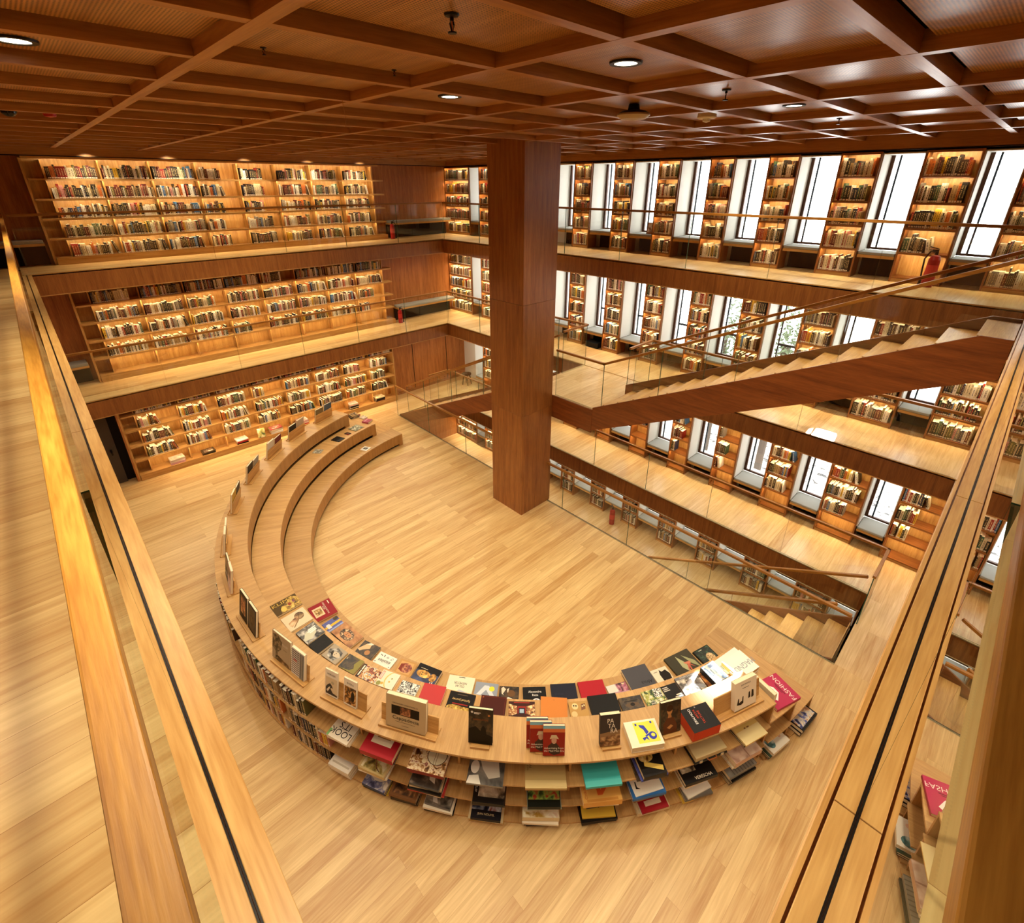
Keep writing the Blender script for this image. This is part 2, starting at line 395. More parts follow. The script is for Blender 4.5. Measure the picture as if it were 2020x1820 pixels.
# oak kerb of the near galleries that the camera leans over
for z, n in ((L1, 20), (L2, 23)):
    struct('trim_%d' % n, MB().box(-0.028, 0.04, 0.0, 4.35, z-0.03, z).box(-0.028, 0.04, 4.355, 8.9, z-0.03, z).box(-0.028, 0.04, 8.905, Y1, z-0.03, z), oak['y'], bevel=0.002)
    struct('trim_%d' % (n+1), MB().box(-0.028, 1.23, -0.086, -0.03, z-0.03, z).box(1.234, 3.4, -0.086, -0.03, z-0.03, z).box(3.404, X1, -0.086, -0.03, z-0.03, z), oak['x'], bevel=0.002)
    struct('trim_%d' % (n+2), MB().box(0.03, X1, -0.022, -0.008, z-0.05, z-0.012), oak['x'])
# landing between the two upper stairs
struct('floor', MB().box(7.65, X1, 5.6, 7.5, L2-0.03, L2), floorwide)
lm = MB().box(7.65, X1, 5.6, 7.5, L2-0.41, L2-0.031)
struct('ceiling', lm, soffit['x'])
struct('trim_30', MB().box(7.63, 7.66, 5.6, 7.5, L2-0.52, L2+0.0), shaded_stair_wood)
struct('trim_31', MB().box(8.8, X1, 5.575, 5.605, L2-0.41, L2).box(8.8, X1, 7.495, 7.525, L2-0.41, L2), veneer['x'])
# bench level
VX0, VX1, VY0, VY1 = 7.60, X1, 0.50, 13.4
struct('floor', MB().box(XL, VX0, YL, YW, L3-0.03, L3), floorwood)
struct('floor', MB().box(VX0, VX1, YL, VY0, L3-0.03, L3).box(VX1, XG, YL, YW, L3-0.03, L3).box(VX0, VX1, VY1, YW, L3-0.03, L3), floorwide)
struct('ceiling', MB().box(XL, VX0-0.03, YL, YW, L3-0.46, L3-0.031).box(VX0-0.03, VX1+0.03, YL, VY0-0.03, L3-0.46, L3-0.031).box(VX1+0.03, XG, YL, YW, L3-0.46, L3-0.031).box(VX0-0.03, VX1+0.03, VY1+0.03, YW, L3-0.46, L3-0.031), soffit['x'])
struct('trim_32', MB().box(VX1, VX1+0.03, VY0, VY1, L3-0.46, L3), veneer['z'])
struct('trim_33', MB().box(VX0, VX1+0.03, VY1, VY1+0.03, L3-0.46, L3), veneer['z'])
struct('trim_34', MB().box(VX0, VX1+0.03, VY0-0.03, VY0, L3-0.46, L3), veneer['z'])
struct('trim_35', MB().box(VX0-0.03, VX0, VY0, VY1, L3-0.46, L3), veneer['z'])
struct('trim_36', MB().box(VX0-0.012, VX0+0.006, VY0, VY1, L3-0.01, L3+0.004), black_metal)
struct('trim_37', MB().box(VX1-0.012, VX1+0.004, VY0, VY1, L3-0.01, L3+0.01).box(VX1-0.010, VX1+0.003, VY0, VY1, L3-0.466, L3-0.452), plain('#c9b48a', 0.4))
struct('floor', MB().box(VX0-2.5, XG, YL, YW, L4-0.03, L4), floorwide)

# ------------------------------------------------------------------ walls
struct('wall_left', MB().box(XL-0.12, XL, YL-0.12, YW+0.12, L3-0.5, 2.6), wallwood)
struct('wall_front', MB().box(XL, XG+0.3, YL-0.12, YL, L4, 2.6), wallwood)
struct('wall_back', MB().box(XL, XG+0.3, YW, YW+0.12, L4, 2.6), wallwood)
struct('wall_lower', MB().box(VX0-2.62, VX0-2.5, YL, YW, L4, L3-0.46), wallwood)
# seams between the wall panels at the bench level
for i, x in enumerate((9.25, 10.74)):
    struct('trim_%d' % (40+i), MB().box(x-0.012, x+0.012, YW-0.004, YW+0.002, L3, L2-0.41), dark_void)
struct('trim_42', MB().box(8.9, XG, YW-0.02, YW-0.001, L3+0.0, L3+0.1), veneer['x'])
# column, three stacked lengths of veneer casing
PX0, PX1, PY0, PY1 = 6.70, 7.63, 6.705, 7.685
for z0, z1 in ((L4, L3-0.46), (L3-0.46, -2.93), (-2.93, -0.56), (-0.56, ZB+0.2)):
    struct('column', MB().box(PX0, PX1, PY0, PY1, z0+0.0015, z1-0.0015), veneer['z'], bevel=0.004)
struct('trim_43', MB().box(PX1, PX1+0.035, PY0+0.01, PY0+0.05, L3, L3+1.05), veneer['z'])

# ------------------------------------------------------------------ ceiling: beam grid with perforated panels
XB = [1.055+1.422*k for k in range(-2, 8)]
YBM = [0.862+0.9385*k for k in range(-2, 16)]
bw = 0.042
XE, YE = 10.75, 14.35
bl = MB()
for x in XB:
    if x < XE: bl.box(x-bw, x+bw, YL, YE, ZB, ZP+0.04)
struct('ceiling_beam', bl, soffit['y'])
bs = MB()
xs = [XL]+[x for x in XB if XL < x < XE]+[XE]
for y in YBM:
    if YL < y < YE:
        for a, b in zip(xs, xs[1:]):
            bs.box(a+(bw if a > XL else 0), b-(bw if b < XE else 0), y-bw*0.9, y+bw*0.9, ZB+0.001, ZP+0.04)
struct('ceiling_beam', bs, soffit['x'])
pn = MB()
ys = [y for y in YBM if YL < y < YE]+[YE]
for a, b in zip(xs, xs[1:]):
    for c, d in zip(ys, ys[1:]):
        pn.box(a+bw+0.0, b-bw-0.0, c+bw+0.005, d-bw-0.055, ZP, ZP+0.02)
pan = struct('ceiling', pn, perf)
struct('ceiling', MB().box(XL, XG+0.3, YL, YW, ZP+0.16, ZP+0.2), dark_void)
# bulkheads where the grid meets the bookcases
struct('trim_44', MB().box(XE, XG, YL, YW, 2.10, ZP+0.05), soffit['y'])
struct('trim_45', MB().box(XL, XE, YE, YW, 2.10, ZP+0.05), soffit['x'])
struct('trim_46', MB().box(XL, XE, YE-0.012, YE+0.002, 2.085, 2.10).box(XE-0.004, XE+0.002, YL, YE, 2.085, 2.10), dark_void)

# ceiling fittings
def downlight(x, y, label):
    t = thing('downlight', label, 'ceiling light', (x, y, ZP), 0, 'recessed downlights')
    MB().lathe([(0.075, -0.002), (0.075, -0.012), (0.105, -0.012), (0.108, 0.0)], 28).build('trim_ring', black_metal, t, smooth=True)
    MB().cyl(0, 0, -0.008, -0.004, 0.074, 28).build('lamp_lens', lampglow, t)
DL_SEEN = [(3.188, 2.27), (3.188, 4.15), (0.30, 4.25), (4.9, 11.5), (6.03, 2.22)]
DL_LAB = ['round lit downlight in the large coffer nearer than the black dome', 'small lit downlight in the coffer beside the hanging thread',
          'lit downlight above the left gallery, half out of view', 'tiny pale downlight in the far coffers over the back bookcase', 'lit downlight between the white smoke detector and the windows']
for (x, y), l in zip(DL_SEEN, DL_LAB): downlight(x, y, l)

def sprinkler(x, y, label, s=1.0):
    t = thing('sprinkler_head', label, 'sprinkler', (x, y, ZP), 0.4, 'black sprinkler heads')
    MB().lathe([(0.0, 0), (0.045*s, -0.001), (0.04*s, -0.012*s), (0.012*s, -0.016*s), (0.012*s, -0.035*s), (0.0, -0.036*s)], 18).build('escutcheon', black_metal, t, smooth=True)
    MB().tube([(-0.012*s, 0, -0.03*s), (-0.024*s, 0, -0.05*s), (-0.006*s, 0, -0.085*s)], 0.005*s).tube([(0.012*s, 0, -0.03*s), (0.024*s, 0, -0.05*s), (0.006*s, 0, -0.085*s)], 0.005*s).build('frame_arms', black_metal, t, smooth=True)
    MB().cyl(0, 0, -0.095*s, -0.088*s, 0.026*s, 14).build('deflector', black_metal, t)
    MB().cyl(0, 0, -0.085*s, -0.03*s, 0.005*s, 8).build('bulb', plain('#b5642a', 0.2), t)
sprinkler(1.76, 2.25, 'large black sprinkler head hanging from the front perforated panel', 0.8)
sprinkler(4.66, 2.28, 'black sprinkler head in the coffer just past the black dome', 0.85)
sprinkler(7.62, 2.25, 'small black sprinkler head in the coffers closest to the windows', 0.7)
sprinkler(1.35, 3.5, 'small black sprinkler on the panel above the hanging thread, nearer one of two', 0.4)
sprinkler(2.23, 3.52, 'small black sprinkler beside the crossing beams, one coffer along from its twin', 0.4)
t = thing('ceiling_dome', 'black domed wireless unit with pale underside hanging in a coffer', 'ceiling unit', (4.83, 3.3, ZP))
MB().lathe([(0.05, 0.0), (0.06, -0.05), (0.12, -0.06), (0.16, -0.085)], 28).build('housing', black_metal, t, smooth=True)
MB().lathe([(0.16, -0.085), (0.165, -0.10), (0.12, -0.13), (0.0, -0.145)], 28).build('dome_cover', plain('#b8a78c', 0.4), t, smooth=True)
t = thing('smoke_detector', 'white round smoke detector in a coffer near the windows', 'smoke detector', (6.0, 3.12, ZP))
MB().lathe([(0.10, 0), (0.105, -0.045), (0.09, -0.055)], 24).cyl(0, 0, -0.056, -0.05, 0.09, 24).build('base', white_paint, t, smooth=True)
MB().lathe([(0.045, -0.055), (0.04, -0.085), (0.0, -0.095)], 20).build('sensor_cap', white_paint, t, smooth=True)
t = thing('alarm_beacon', 'red fire alarm beacon on the ceiling over the left gallery', 'alarm', (0.62, 7.55, ZP))
MB().lathe([(0.09, 0), (0.09, -0.04), (0.07, -0.05), (0.0, -0.05)], 24).build('base', plain('#7c1712', 0.4), t, smooth=True)
MB().lathe([(0.06, -0.05), (0.05, -0.09), (0.0, -0.10)], 20).build('lens', plain('#a3221a', 0.25), t, smooth=True)
t = thing('security_camera', 'black dome camera on the ceiling next to the red beacon', 'camera', (0.315, 7.68, ZP))
MB().lathe([(0.09, 0), (0.09, -0.04), (0.0, -0.04)], 24).build('base', black_metal, t, smooth=True)
MB().lathe([(0.07, -0.04), (0.06, -0.075), (0.03, -0.1), (0.0, -0.105)], 24).build('dome', plain('#0c0b0b', 0.1), t, smooth=True)
o = MB().tube([(2.36, 4.575, 2.245), (2.365, 4.575, 2.17), (2.375, 4.58, 2.10), (2.365, 4.585, 2.04), (2.395, 4.58, 2.01)], 0.002, 6).build('hanging_thread', plain('#b98a58', 0.6))
tag(o, 'thin loose thread dangling from the ceiling beams', 'thread')

# ------------------------------------------------------------------ books on shelves
PAL = [('black', '#16110d', 6), ('black', '#241a12', 3), ('brown', '#3d2413', 3), ('maroon', '#5a1713', 3), ('red', '#8e1f1a', 2.2), ('cream', '#d8c7a0', 4.5),
       ('white', '#efe6d3', 5), ('tan', '#a7895a', 2.2), ('navy', '#1d2440', 1.6), ('blue', '#38689c', 1), ('olive', '#5f5a2b', 1), ('green', '#33513a', 0.9),
       ('yellow', '#d6ab31', 1.2), ('grey', '#7b746c', 1.6), ('orange', '#c46b2c', 1), ('pink', '#c98b80', 0.5)]
PALW = [p[2] for p in PAL]
def shelf_row(rng, length, hmax, frac, tall=0.27, dmax=0.2):
    """books of one row as (offset along, width, height, depth, setback, lean, palette index)"""
    out = []; x = 0.012; end = length*frac-0.012; run = rng.choice(range(len(PAL)))
    while True:
        w = rng.choice((0.016, 0.02, 0.024, 0.028, 0.034, 0.042))*rng.uniform(0.95, 1.25)
        if x+w > end: break
        h = min(hmax-0.02, tall*rng.uniform(0.78, 1.12)); 
        c = rng.choices(range(len(PAL)), PALW)[0]
        if rng.random() < 0.18 and out: c = out[-1][6]; h = out[-1][2]
        out.append([x, w, h, dmax*rng.uniform(0.75, 1.0), rng.uniform(0.0, 0.018), 0.0, c]); x += w+0.0008
        if rng.random() < 0.02: x += 0.03
    if out and frac < 0.93:
        k = rng.choice((0, 0, 1, 2))
        tilt = RAD(rng.uniform(8, 15))
        if k:                                                 # the last ones lean back on the row
            sh = max(b[2] for b in out[-k:])*sin(tilt)+0.002
            if out[-1][0]+sh+out[-1][1]*1.1 < length-0.01:
                for j, b in enumerate(out[-k:]): b[0] += sh+0.003*j; b[5] = tilt
    return out
class Books:
    def __init__(s): s.v = []; s.f = []; s.col = []; s.uv = []; s.n = 0
    def add(s, o, e1, e2, w, h, d, lean, pi_, k):
        """o: lower front corner; e1 along the shelf, e2 into the shelf"""
        o, e1, e2 = Vector(o), Vector(e1), Vector(e2); up = Vector((0, 0, 1))
        if lean:
            c, q = cos(lean), sin(lean); e1, up = e1*c+up*q, up*c-e1*q
        b = len(s.v); P = lambda a, e, z: tuple(o+e1*a+e2*e+up*z)
        s.v += [P(0, 0, 0), P(w, 0, 0), P(w, d, 0), P(0, d, 0), P(0, 0, h), P(w, 0, h), P(w, d, h), P(0, d, h)]
        c = srgb(PAL[pi_][1]); body = (*c[:3], 0.0); spine = (*c[:3], 1.0); page = (*srgb('#e8dcc0')[:3], 0.0)
        for q, cc, sp in (((0, 1, 5, 4), spine, 1), ((1, 2, 6, 5), body, 0), ((3, 0, 4, 7), body, 0), ((4, 5, 6, 7), page, 0), ((2, 3, 7, 6), page, 0), ((0, 3, 2, 1), body, 0)):
            s.f.append(tuple(b+i for i in q)); s.col.append(cc)
            s.uv += ([(k, 0), (k+0.999, 0), (k+0.999, 1), (k, 1)] if sp else [(0, 0)]*4)
        s.n += 1
    def object(s, name):
        me = bpy.data.meshes.new(name); me.from_pydata(s.v, [], s.f); me.materials.append(bookmat)
        at = me.attributes.new('bookcol', 'FLOAT_COLOR', 'FACE'); at.data.foreach_set('color', [c for q in s.col for c in q])
        uv = me.uv_layers.new(name='spine'); uv.data.foreach_set('uv', [c for q in s.uv for c in q])
        o = bpy.data.objects.new(name, me); COL.objects.link(o); return o
MASS = Books()
COUNT = [0]
def put_row(rng, o, e1, e2, length, hmax, frac, single=None, group=None, tall=0.27, dmax=0.2, arc=None):
    """single: None = into the mass, else a label pattern with {c} and {n}"""
    for i, (x, w, h, d, sb, lean, c) in enumerate(shelf_row(rng, length, hmax, frac, tall, dmax)):
        COUNT[0] += 1; k = COUNT[0] % 997
        if arc:                                             # rows that follow the round bench
            R, a0, z = arc; a = a0-(x*1.045+w/2)/R
            e2v = Vector((-cos(a), -sin(a), 0)); e1v = Vector((sin(a), -cos(a), 0))
            p = Vector((CX+(R-sb)*cos(a), CY+(R-sb)*sin(a), z))-e1v*w/2
        else:
            e1v, e2v = Vector(e1), Vector(e2); p = Vector(o)+e1v*x+e2v*sb
        if single is None: MASS.add(p, e1v, e2v, w, h, d, lean, c, k)
        else:
            b = Books(); b.add((0, 0, 0), e1v, e2v, w, h, d, lean, c, k); ob = b.object('book'); ob.location = p
            tag(ob, single.format(c=PAL[c][0], n=ordn(i)), 'book', group)

# ------------------------------------------------------------------ back bookcases
def back_case(z, x0, x1, rows, top, label, side_right, fills, seed):
    rng = random.Random(seed)
    t = thing('bookcase', label, 'bookcase', ((x0+x1)/2, YB, z), 0, 'bookcases along the back wall'); cx = (x0+x1)/2
    hw = (x1-x0)/2; dp = YW-YB
    MB().box(-hw, hw, 0.0, dp-0.02, 0.0, rows[0]-0.025).build('plinth', oak['x'], t)
    MB().box(-hw-0.0, hw-0.12, dp-0.02, dp-0.002, rows[0]-0.02, top).build('back_panel', oak['z'], t)
    MB().box(-hw-0.045, -hw-0.005, 0.04, dp-0.002, 0.0, top+0.0).build('side_panel', oak['z'], t)
    if side_right: MB().box(hw+0.005, hw+0.04, 0.0, dp-0.002, 0.0, top).build('side_panel', oak['z'], t)
    sh = [MB().box(-hw, hw, 0.0, dp-0.021, r-0.024, r).build('shelf', oak['x'], t) for r in rows]
    tb = MB().box(-hw, hw-0.12, 0.03, dp-0.002, top, top+0.03).build('top_board', oak['x'], t) if top < 2.2 else None
    nb = 9; dx = [x0+0.28+0.921*k for k in range(nb)]
    rr = rows+[top]
    for i, r in enumerate(rows):
        for x in dx: MB().box(x-0.012-cx, x+0.012-cx, 0.11, dp-0.021, r+0.0005, rr[i+1]-0.0245).build('divider', oak['z'], t)
    for i, r in enumerate(rows):
        for k in range(nb-1):
            f = fills[len(rows)-1-i][k]
            if f <= 0: continue
            put_row(rng, (dx[k]+0.025, YB+0.05, z+r+0.001), (1, 0, 0), (0, 1, 0), 0.89, rr[i+1]-r-0.024, f, tall=0.25)
    if top < 2.2:
        MB().box(-hw, hw-0.12, 0.018, 0.029, top-0.012, top+0.03).build('shelf_lip', oak['x'], tb)
        MB().box(-hw+0.3, hw-0.3, 0.0295, 0.039, top-0.009, top-0.0005).build('led_strip', led, tb)
    # lamp strip tucked behind the lip of each shelf
    for i in range(1, len(rows)):
        MB().box(-hw, hw, 0.001, 0.012, rows[i]-0.038, rows[i]-0.0242).build('shelf_lip', oak['x'], sh[i])
        MB().box(-hw+0.3, hw-0.3, 0.0125, 0.022, rows[i]-0.034, rows[i]-0.0245).build('led_strip', led, sh[i])
    return t
F = lambda *r: r
back_case(L1, 0.52, 8.48, [0.146, 0.53, 0.92, 1.30, 1.68], 2.06, 'long oak bookcase filling the back wall of the top gallery, five full shelves', False,
          F(*[(.97, .98, .96, .55, .60, .88, .80, .80)]*2, (.98, .98, .9, .5, .55, .85, .8, .82), (.95, .97, .95, .45, .7, .8, .78, .8), (.9, .92, .8, .5, .75, .78, .75, .85)), 11)
back_case(L2, 0.55, 8.46, [0.155, 0.565, 0.975, 1.39, 1.80], 2.272, 'long oak bookcase on the middle gallery with its lowest shelf empty', False,
          F((.8, .97, .97, .95, .6, .95, .97, .97), (.92, .95, .7, .9, .88, .9, .95, .92), (.9, .9, .85, .85, .9, .9, .9, .6), (.88, .85, .85, .5, .88, .85, .9, .4), (0,)*8), 12)
back_case(L3, 0.63, 8.2, [0.16, 0.57, 0.975, 1.40, 1.80], 2.272, 'oak bookcase behind the round bench with book piles on its bottom shelf', True,
          F((.9,)*8, (.48, .72, .8, .35, .8, .85, .6, .7), (.7, .75, .75, .85, .75, .8, .85, .6), (.7, .6, .8, .7, .8, .85, .8, .6), (0,)*8), 13)

# ------------------------------------------------------------------ window wall: bookcases, windows, seats
CASES = [(14.88, 13.60), (13.10, 12.45), (10.43, 9.86), (9.20, 8.645), (7.95, 7.405), (6.745, 6.20), (5.52, 4.995), (4.325, 3.768), (3.09, 2.47), (1.872, 1.15), (0.64, -0.05)]
GAPS = [(13.60, 13.10), (12.45, 11.8), (10.43+0.66, 10.43), (9.86, 9.20), (8.645, 7.95), (7.405, 6.745), (6.20, 5.52), (4.995, 4.325), (3.768, 3.09), (2.47, 1.872), (1.15, 0.64), (-0.05, -0.55)]
STOREY = [(L1, 'top', 2.08), (L2, 'middle', 2.272), (L3, 'bench', 2.272), (L4, 'lowest', 1.995)]
ROWS = [0.08, 0.50, 0.90, 1.30, 1.70]
LONE = {(0, 9): 'the bookcase behind the extinguisher', (0, 8): 'the bookcase next to the extinguisher'}
CASE_IDX = {0: (0, 1, 3, 4, 5, 6, 7, 8, 9, 10), 1: (0, 1, 3, 4, 5, 6, 7, 8, 9, 10), 2: (1, 3, 4, 5, 6, 7, 8, 9, 10), 3: (0, 1, 2, 3, 4, 5, 6, 7, 8, 9, 10)}
def wfill(s, i, r):
    if s < 2: return 0.97 if not (s == 0 and i == 9 and r <= 1) else (0.6 if r == 1 else 0)
    if s == 2:
        if r < 1: return 0
        return {3: .9, 4: .9, 5: (0, .0, .8, .85, .8)[r], 6: (0, .35, .6, .6, .6)[r], 7: (0, .3, .5, .25, .35)[r], 8: (0, .72, .82, .85, .85)[r], 9: (0, .66, .88, .76, .75)[r], 10: (0, .5, .55, .62, .6)[r]}.get(i, .9)
    return 0.93
SHN = ['bottom', 'fourth', 'third', 'second', 'top']
for s, (z, nm, top) in enumerate(STOREY):
    for i in CASE_IDX[s]:
        ya, yb = CASES[i]; rng = random.Random(100*s+i)
        w = ya-yb; my = (ya+yb)/2
        where = {0: 'beside the back corner', 1: 'second from the back corner'}.get(i, '%s from the near end' % ORD[10-i])
        full = 'packed' if s != 2 else 'part-filled'
        t = thing('window_bookcase', 'tall oak bookcase %s with books on the %s storey, %s' % (full, nm, where), 'bookcase', (XF, my, z), 0, 'bookcases between the windows')
        hw = w/2; dp = 0.36
        for sg in (-1, 1): MB().box(0, dp, sg*hw-(0.028 if sg > 0 else 0), sg*hw+(0.028 if sg < 0 else 0), 0, top).build('side_panel', veneer['z'], t)
        MB().box(0.01, 0.03, -hw+0.0285, hw-0.0285, 0, ROWS[0]-0.024).build('plinth', oak['y'], t)
        MB().box(dp-0.02, dp-0.001, -hw+0.0285, hw-0.0285, ROWS[0], top).build('back_panel', oak['z'], t)
        rr = [r for r in (ROWS if s != 2 else [0.08, 0.55, 0.95, 1.38, 1.78]) if r < top-0.15]
        sh = [MB().box(0.002, dp-0.021, -hw+0.0285, hw-0.0285, r-0.022, r).build('shelf', veneer['y'], t) for r in rr]
        tb = MB().box(0.002, dp-0.021, -hw+0.0285, hw-0.0285, top-0.022, top).build('top_board', veneer['y'], t)
        tops = rr[1:]+[top]
        if s < 3 or i < 3:
            for tp, so in zip(tops, sh[1:]+[tb]):
                MB().box(0.002, 0.012, -hw+0.0285, hw-0.0285, tp-0.034, tp-0.0222).build('shelf_lip', veneer['y'], so)
                MB().box(0.0125, 0.022, -hw+0.05, hw-0.05, tp-0.032, tp-0.0225).build('led_strip', led_win, so)
        for r, (zr, zt) in enumerate(zip(rr, tops)):
            f = wfill(s, i, r)
            if f <= 0: continue
            lab = None
            if (s, i) in LONE: lab = '{c} book, {n} from the column side, %s shelf of %s' % (SHN[r], LONE[(s, i)])
            put_row(rng, (XF+0.03, ya-0.03, z+zr+0.001), (0, -1, 0), (1, 0, 0), w-0.06, zt-zr-0.022, f, lab, 'books on the window wall' if lab else None, tall=0.275, dmax=0.24)
# outside wall with the window openings
ww = MB()
for z, nm, top in STOREY:
    t2 = z+top-0.02
    zt = {L1: 2.5, L2: L1, L3: L2, L4: L3}[z]
    ww.box(XG-0.06, XG+0.3, YL, YW, z-0.05 if z > L4 else z, z+0.40)
    ww.box(XG-0.06, XG+0.3, YL, YW, t2, zt-0.05)
    edges = [YW]+[v for g in GAPS for v in g]+[YL]
    for a, b in zip(edges[0::2], edges[1::2]):
        if a-b > 0.01: ww.box(XG-0.06, XG+0.3, b, a, z+0.40, t2)
struct('wall_right', ww, white_paint)
n = 0
for s, (z, nm, top) in enumerate(STOREY):
    for gi, (ga, gb) in enumerate(GAPS):
        n += 1; t2 = top-0.02
        root = bpy.data.objects.new('window_%d' % n, None); COL.objects.link(root); root.location = (XG, (ga+gb)/2, z); root['kind'] = 'structure'
        h = (ga-gb)/2
        rv = MB()
        for sg in (-1, 1): rv.box(XF+0.045-XG, 0.0, sg*h-(0.018 if sg > 0 else 0), sg*h+(0.018 if sg < 0 else 0), 0.46, t2)
        rv.box(XF+0.045-XG, 0.0, -h+0.018, h-0.018, t2-0.018, t2)
        rv.build('window_reveal', white_paint, root)
        fr = MB()
        fr.box(-0.05, 0.0, h-0.075, h-0.0185, 0.46, t2-0.019).box(-0.05, 0.0, -h+0.0185, -h+0.05, 0.46, t2-0.019)
        fr.box(-0.05, 0.0, -h+0.05, h-0.075, 0.46, 0.50)
        fr.build('window_frame', frame_brown, root)
        mu = MB().box(-0.03, 0.0, h-0.17, h-0.14, 0.50, t2-0.019)
        if s in (1,): mu.box(-0.03, 0.0, -h+0.05, h-0.17, 0.98, 1.03)
        mu.build('mullion', mull_dark, root)
        MB().box(-0.018, -0.010, -h+0.05, h-0.17, 0.50, t2-0.019).build('window_pane', pane_glass, root)
        # seat in the recess
        if s == 0 and gi == 2 or gi == 1 and s < 2: continue
        nb = {0: 'in the back corner', 1: 'hidden by the column', 2: 'just behind the column'}.get(gi, '%s from the near end' % ORD[11-gi])
        st = thing('window_bench', 'oak window bench with pale grey cushion on the %s storey, %s' % (nm, nb), 'window bench', (XF, (ga+gb)/2, z), 0, 'seats in the window recesses')
        MB().box(0.03, XG-XF-0.062, -h+0.02, h-0.02, 0.36, 0.41).build('seat_board', oak['y'], st)
        MB().box(0.035, XG-XF-0.063, -h+0.022, h-0.022, 0.4105, 0.458).build('cushion', cushion_grey, st, bevel=0.012)
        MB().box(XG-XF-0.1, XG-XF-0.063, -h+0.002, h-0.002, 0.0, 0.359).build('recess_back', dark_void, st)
def wall_bench(x0, x1, z, label):
    t = thing('wall_bench', label, 'bench', ((x0+x1)/2, YB+0.02, z), 0, 'benches along the back wall'); h = (x1-x0)/2
    MB().box(-h, h, 0, YW-YB-0.025, 0.40, 0.45).build('seat_board', oak['x'], t)
    MB().box(-h+0.01, h-0.01, 0.005, YW-YB-0.03, 0.4505, 0.52).build('cushion', cushion_grey, t, bevel=0.012)
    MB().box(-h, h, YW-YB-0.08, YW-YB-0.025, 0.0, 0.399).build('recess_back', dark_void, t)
wall_bench(8.66, 10.98, L1, 'cushioned wall bench beside the fire extinguisher on the top gallery')
wall_bench(8.66, 10.98, L2, 'cushioned wall bench beside the fire extinguisher on the middle gallery')
wall_bench(-1.7, 0.42, L1, 'cushioned wall bench in the shadowed corner of the top gallery')
wall_bench(-1.7, 0.42, L2, 'cushioned wall bench on the middle gallery before the plain panel')

# ------------------------------------------------------------------ stairs
def stair(name_label, x0, x1, ytop, ztop, ybot, zbot, n, depth=0.5, top_run=0.0):
    t = thing('staircase', name_label, 'staircase', (x0, ybot, zbot), 0, 'flights between the storeys')
    rise = (ztop-zbot)/n; Y = lambda y: y-ybot; Z = lambda z: z-zbot; y0 = ybot-0.22; run = (y0-ytop-0.30)/(n-1)
    w = x1-x0
    for xa, e0, e1 in ((0.0, 0.05, 0.03), (w-0.03, 0.24, 0.13)):
        poly = [(xa, Y(ybot), Z(zbot)+e0), (xa, Y(ytop)+0.28, Z(ztop)+e1*0.3), (xa, Y(ytop), Z(ztop)+e1*0.3), (xa, Y(ytop), Z(ztop)-depth+0.05), (xa, Y(ybot), Z(zbot)-depth+0.03)]
        MB().prism(poly, (0.03, 0, 0)).build('stringer', shaded_stair_wood, t)
    MB().box(0.06, w-0.06, Y(y0), Y(ybot)-0.001, -0.03, 0).build('foot_board', oak['x'], t)
    for k in range(n):
        yb = y0-run*k; z = zbot+rise*(k+1); yn = yb-run if k < n-1 else ytop+0.001
        MB().box(0.06, w-0.06, Y(yn), Y(yb)+0.02, Z(z)-0.03, Z(z)).build('tread', oak['x'], t, bevel=0.003)
        MB().box(0.06, w-0.06, Y(yb)-0.02, Y(yb)-0.001, Z(z-rise)+0.001, Z(z)-0.031).build('riser', oak['x'], t)
    pl = [(0.06, Y(ybot)-0.05, Z(zbot)-depth*0.55), (0.06, Y(ytop), Z(ztop)-depth*0.6), (0.06, Y(ytop), Z(ztop)-depth*0.6-0.03), (0.06, Y(ybot)-0.05, Z(zbot)-depth*0.55-0.03)]
    MB().prism(pl, (w-0.12, 0, 0)).build('soffit_panel', veneer['y'], t)
    return t
stair('upper oak stair rising from the landing by the column to the top gallery', 7.64, 8.82, 0.0, L1, 5.6, L2, 16)
def stair_down(label, x0, x1, ytop, ztop, ybot, zbot, n, depth=0.5):
    """same stair, descending away from the camera (+y)"""
    t = thing('staircase', label, 'staircase', (x0, ytop, zbot), 0, 'flights between the storeys')
    run = (ybot-ytop)/n; rise = (ztop-zbot)/n; Y = lambda y: y-ytop; Z = lambda z: z-zbot; w = x1-x0
    for xa, extra in ((0.0, 0.0), (w-0.03, 0.12)):
        poly = [(xa, Y(ytop), Z(ztop)+0.01+extra*0.3), (xa, Y(ybot), 0.02+extra), (xa, Y(ybot), max(-0.4, -depth+0.05)), (xa, Y(ytop), Z(ztop)-depth)]
        MB().prism(poly, (0.03, 0, 0)).build('stringer', shaded_stair_wood, t)
    for k in range(n-1):
        ya = ytop+run*k; z = ztop-rise*(k+1)
        MB().box(0.06, w-0.06, Y(ya)-0.02, Y(ya+run), Z(z)-0.03, Z(z)).build('tread', oak['x'], t, bevel=0.003)
    for k in range(n):
        ya = ytop+run*k; z = ztop-rise*k
        MB().box(0.06, w-0.06, Y(ya)-0.012+0.012, Y(ya)+0.012, Z(z-rise)+0.001, Z(z)-0.031).build('riser', oak['x'], t)
    pl = [(0.06, Y(ytop)+0.05, Z(ztop)-depth*0.6), (0.06, Y(ybot)-0.4, 0.02), (0.06, Y(ybot)-0.4, -0.01+0.001), (0.06, Y(ytop)+0.05, Z(ztop)-depth*0.6-0.03)]
    MB().prism(pl, (w-0.12, 0, 0)).build('soffit_panel', veneer['y'], t)
    return t
stair_down('middle oak stair dropping from the landing behind the column to the bench level', 7.64, 8.82, 7.53, L2, 13.42, L3, 16)
stair_down('lowest oak stair sinking from the bench level into the narrow light well', 7.64, 8.82, 0.53, L3, 4.9, L4, 14, 0.42)

